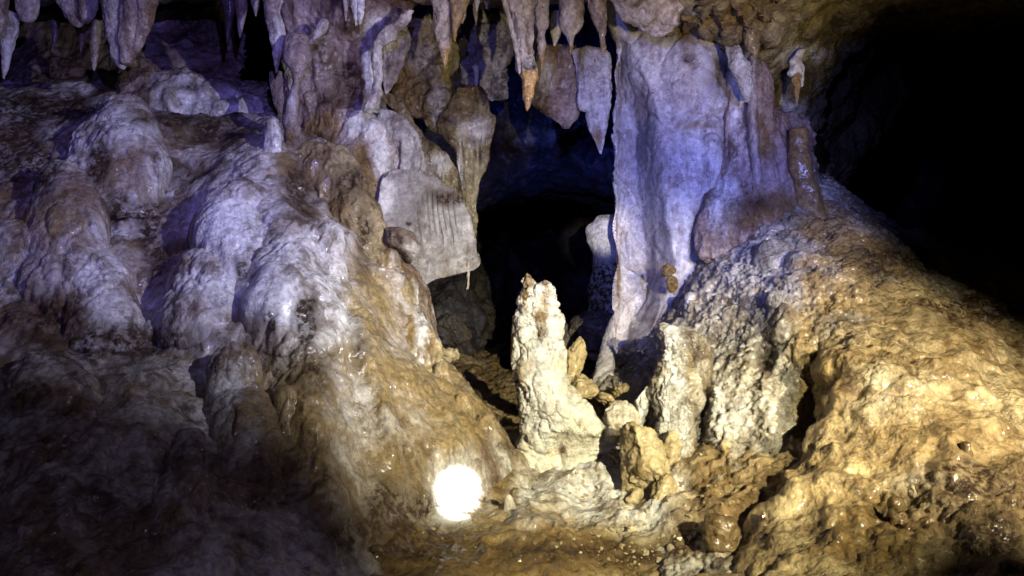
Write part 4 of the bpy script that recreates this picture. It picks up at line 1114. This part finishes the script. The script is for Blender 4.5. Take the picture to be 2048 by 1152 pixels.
# ------------------------------------------------------------------ central stalagmite
sg = thing('stalagmite', W(1100, 905, 3.1), 'tall whitish two pointed stalagmite standing alone before the dark passage', 'stalagmite')
STAG = [(568, 1060, 1092, 3.16), (578, 1050, 1104, 3.16), (590, 1043, 1112, 3.16), (606, 1036, 1118, 3.15), (620, 1034, 1122, 3.15), (645, 1031, 1123, 3.14), (675, 1029, 1121, 3.13), (710, 1028, 1127, 3.12), (745, 1030, 1136, 3.11), (780, 1036, 1146, 3.1),
        (820, 1040, 1172, 3.09, .8), (850, 1043, 1205, 3.09, .66), (880, 1036, 1232, 3.13, .48), (910, 1015, 1262, 3.15, .34), (950, 990, 1290, 3.12, .28)]


def lumps(P, t, th, rx):
    return P


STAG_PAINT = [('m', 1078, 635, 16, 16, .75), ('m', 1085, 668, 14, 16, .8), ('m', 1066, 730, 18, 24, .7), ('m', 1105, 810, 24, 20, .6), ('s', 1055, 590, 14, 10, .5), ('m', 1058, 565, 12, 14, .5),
              ('s', 1034, 800, 8, 80, .8), ('m', 1125, 900, 10, 8, .8), ('m', 1100, 600, 20, 16, .4), ('m', 1200, 870, 50, 30, .3), ('p', 1100, 750, 60, 120, .6)]  # narrow dark patch down the left edge paints in the shaded side
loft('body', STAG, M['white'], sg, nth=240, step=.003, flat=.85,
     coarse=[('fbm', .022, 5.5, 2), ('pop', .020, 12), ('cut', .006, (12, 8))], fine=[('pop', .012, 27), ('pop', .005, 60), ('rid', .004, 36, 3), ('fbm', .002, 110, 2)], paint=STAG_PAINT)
loft('tip', [(547, 1053, 1056, 3.135), (553, 1050, 1061, 3.135), (562, 1047, 1066, 3.135), (575, 1046, 1070, 3.14), (592, 1042, 1076, 3.145), (612, 1040, 1080, 3.16)], M['white'], sg, nth=72, step=.002,
     coarse=[('fbm', .045, 9, 3), ('rid', .02, 14, 3)], fine=[('pop', .008, 34), ('rid', .006, 46, 3)], paint=[('m', 1056, 556, 10, 16, 1.), ('m', 1050, 590, 8, 16, .6)], base=(.1, 0, 0))['label'] = 'brown pointed tip, the taller of the two'
loft('tip', [(560, 1088, 1092, 3.135), (565, 1084, 1098, 3.135), (575, 1079, 1105, 3.14), (590, 1075, 1112, 3.145), (612, 1074, 1117, 3.16)], M['white'], sg, nth=72, step=.002,
     coarse=[('fbm', .045, 9, 3), ('rid', .02, 14, 3)], fine=[('pop', .008, 34), ('rid', .006, 46, 3)], paint=[('m', 1090, 563, 8, 8, .8)])['label'] = 'lower blunt tip'
loft('shade_flank', [(630, 1025, 1032, 3.16, 2.5), (680, 1022, 1034, 3.16, 2.5), (740, 1022, 1036, 3.15, 2.5), (790, 1034, 1048, 3.15, 2.5), (850, 1044, 1056, 3.15, 2.5), (890, 1046, 1060, 3.2, 2)], M['column'], sg, nth=48, step=.004,  # dark strip put in for the shade on the stalagmite's left side
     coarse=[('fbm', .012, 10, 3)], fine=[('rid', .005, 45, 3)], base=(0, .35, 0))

# boulders beside it
GB = 'broken rocks beside the central stalagmite'
def boulder(c, r, seed, label, mat='clay', base=(.3, 0, 0), tilt=0., cuts=8, n=56, paint=None, group=GB):
    o = rock('rock', W(*c), r, M[mat], None, seed, n, cuts, coarse=[('fbm', .10 * min(r), 3.0 / max(r) * .2 + 5, 3), ('rid', .08 * min(r), 14, 3)],
             fine=[('pop', .006, 32), ('rid', .008, 30, 3), ('cut', .008, 14)], base=base, tilt=tilt, paint=paint)
    return tag(o, label, 'rock', group)


boulder((1236, 845, 3.08), (.085, .08, .082), 3, 'rounded shiny ochre rock leaning on the right flank of the white stalagmite', cuts=3, base=(.3, 0, .3))
boulder((1284, 818, 3.12), (.042, .045, .098), 11, 'pale upright splinter of rock behind the rounded shiny rock', mat='silver', base=(.1, 0, .4), tilt=.25, cuts=9)
boulder((1296, 930, 2.86), (.125, .11, .17), 27, 'big angular muddy boulder with a cracked face in front of the fin', tilt=-.25, cuts=16, n=80)
boulder((1338, 905, 2.93), (.05, .06, .08), 24, 'wedge of pale rock jammed between the big angular boulder and the fin', tilt=.3, cuts=14)
boulder((1272, 1000, 2.82), (.045, .05, .04), 25, 'half buried block in front of the left foot of the big angular boulder', tilt=.3, cuts=14)
boulder((1330, 1000, 2.76), (.05, .06, .09), 23, 'lower broken block under the big angular boulder', tilt=.1, cuts=9)
boulder((1236, 782, 3.3), (.045, .05, .026), 31, 'flat chip of rock lying behind the rounded shiny rock', tilt=-.6, cuts=9)
boulder((1212, 797, 3.25), (.036, .04, .026), 32, 'small grey chip touching the right shoulder of the white stalagmite', tilt=.2, cuts=8)
boulder((1144, 730, 3.34), (.055, .06, .125), 41, 'tall ochre rock half hidden behind the white stalagmite', tilt=.25, cuts=9)
boulder((1168, 775, 3.3), (.060, .06, .055), 42, 'squat ochre block behind the right side of the white stalagmite', cuts=9)
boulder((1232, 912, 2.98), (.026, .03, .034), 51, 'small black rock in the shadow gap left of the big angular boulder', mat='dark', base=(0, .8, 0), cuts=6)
boulder((1261, 1062, 2.64), (.017, .017, .016), 61, 'pale pebble embedded in the mud in front of the boulders', mat='gold', base=(0, 0, .3), cuts=3, n=32)
boulder((1337, 542, 3.62), (.032, .032, .032), 62, 'upper olive brown pebble perched on the pillar foot', mat='ochre', base=(.6, 0, 0), cuts=3, n=40, group='two pebbles on the pillar foot')
boulder((1343, 568, 3.60), (.026, .028, .036), 63, 'lower olive brown pebble under the perched one at the pillar foot', mat='ochre', base=(.6, 0, 0), cuts=3, n=40, group='two pebbles on the pillar foot')
boulder((894, 708, 3.35), (.052, .05, .036), 71, 'flat ochre rock lodged at the brink of the dark gap', tilt=.1, cuts=9)
fang = loft('rock_fang', [(722, 876, 880, 3.12), (732, 872, 886, 3.12), (750, 866, 896, 3.1), (775, 858, 904, 3.08), (800, 852, 908, 3.06)], M['mud'], None, nth=60, coarse=[('fbm', .012, 10, 3), ('rid', .01, 18, 2)], fine=[('rid', .006, 40, 3)], base=(.5, 0, 0))
tag(fang, 'sharp ochre fang of rock at the edge of the glossy flow', 'rock')
boulder((1824, 985, 2.2), (.012, .012, .017), 81, 'small yellow pebble stuck to the foot of the golden mound', mat='gold', base=(.2, 0, .3), cuts=4, n=32, group='pebbles around the golden mound')
boulder((1568, 981, 2.45), (.017, .017, .018), 82, 'round olive pebble at the left foot of the golden mound', mat='mud', base=(.5, 0, 0), cuts=3, n=32, group='pebbles around the golden mound')
stalagmite('stalagmite', [(988, 1014, 1020, 2.72), (996, 1009, 1026, 2.72), (1020, 1008, 1031, 2.7), (1045, 1006, 1032, 2.68), (1075, 1004, 1034, 2.64)], 'short pale stub stalagmite on the floor right of the bright torch spot', 'white', base=(.3, 0, 0), flat=1)

# far back in the passage
t = stalagmite('stalagmite', [(426, 1222, 1250, 4.75), (434, 1204, 1262, 4.75), (445, 1190, 1268, 4.75), (458, 1177, 1272, 4.75), (480, 1180, 1272, 4.75), (505, 1184, 1270, 4.75), (530, 1184, 1272, 4.75), (560, 1180, 1275, 4.75), (600, 1176, 1280, 4.7), (650, 1168, 1290, 4.7), (720, 1150, 1300, 4.6)],
               'bright white blocky stalagmite far back, half hidden behind the big pillar', 'white', coarse=[('fbm', .03, 5, 3)], nth=90, step=.006,
               paint=[('p', 1210, 470, 40, 40, .9), ('s', 1210, 545, 60, 26, .9), ('s', 1210, 600, 60, 50, .9)])  # dark lower patches: a brown dirt band and painted shade below the lit top
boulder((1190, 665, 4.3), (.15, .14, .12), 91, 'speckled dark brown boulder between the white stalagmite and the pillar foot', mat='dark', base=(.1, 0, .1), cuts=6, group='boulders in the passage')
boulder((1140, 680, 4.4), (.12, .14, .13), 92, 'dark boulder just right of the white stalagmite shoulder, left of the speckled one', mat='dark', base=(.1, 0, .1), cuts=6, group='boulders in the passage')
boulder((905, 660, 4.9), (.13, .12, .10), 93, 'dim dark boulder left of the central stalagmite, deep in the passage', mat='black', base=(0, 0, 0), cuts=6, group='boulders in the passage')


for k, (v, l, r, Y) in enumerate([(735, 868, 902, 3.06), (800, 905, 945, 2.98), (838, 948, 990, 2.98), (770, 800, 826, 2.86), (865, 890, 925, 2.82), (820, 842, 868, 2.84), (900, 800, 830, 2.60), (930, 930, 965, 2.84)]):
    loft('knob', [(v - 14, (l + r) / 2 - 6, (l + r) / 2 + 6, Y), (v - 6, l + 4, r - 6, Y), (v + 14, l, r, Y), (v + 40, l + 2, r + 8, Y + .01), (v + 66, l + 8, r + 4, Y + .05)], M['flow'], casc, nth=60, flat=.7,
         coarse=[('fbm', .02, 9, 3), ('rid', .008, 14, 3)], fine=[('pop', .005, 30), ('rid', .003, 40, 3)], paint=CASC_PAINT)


# grit and small rubble lying on the floor at the foot of the rocks
def gravel():
    rs = np.random.RandomState(12)
    Vs, Fs, k = [], [], 0
    dg = bpy.context.evaluated_depsgraph_get()
    from mathutils import Vector
    n = 0
    for i in range(420):
        u = rs.choice([rs.uniform(820, 1460), rs.normal(1240, 70), rs.normal(1350, 60)])
        v = rs.uniform(905, 1130)
        o0 = Vector((0, 0, EYE))
        dv = Vector(((u - 1024) / F, 1, -(v - 576) / F)).normalized()
        hit, loc, nor, _, ob, _ = SC.ray_cast(dg, o0, dv)
        if not hit or ob.name != 'cave_floor' or nor.z < 0.2:
            continue
        r = 0.003 + 0.011 * rs.rand() ** 3
        D = np.array([(x, y, z) for x in (-1, 0, 1) for y in (-1, 0, 1) for z in (-1, 0, 1) if abs(x) + abs(y) + abs(z) in (1,)], float)
        P = D * r * rs.uniform(.6, 1.25, (6, 3)) @ np.linalg.qr(rs.normal(size=(3, 3)))[0] * np.array([1, 1, .8]) + np.array(loc)
        tri = [(0, 1, 2), (0, 1, 3), (0, 4, 2), (0, 4, 3), (5, 1, 2), (5, 1, 3), (5, 4, 2), (5, 4, 3)]
        Vs.append(P)
        Fs += [(a + k, b + k, c + k) for a, b, c in tri]
        k += 6
        n += 1
    o = make_obj('gravel', np.concatenate(Vs), Fs, M['clay'], smooth_on=False)
    tag(o, kind='stuff')


bpy.context.view_layer.update()
gravel()
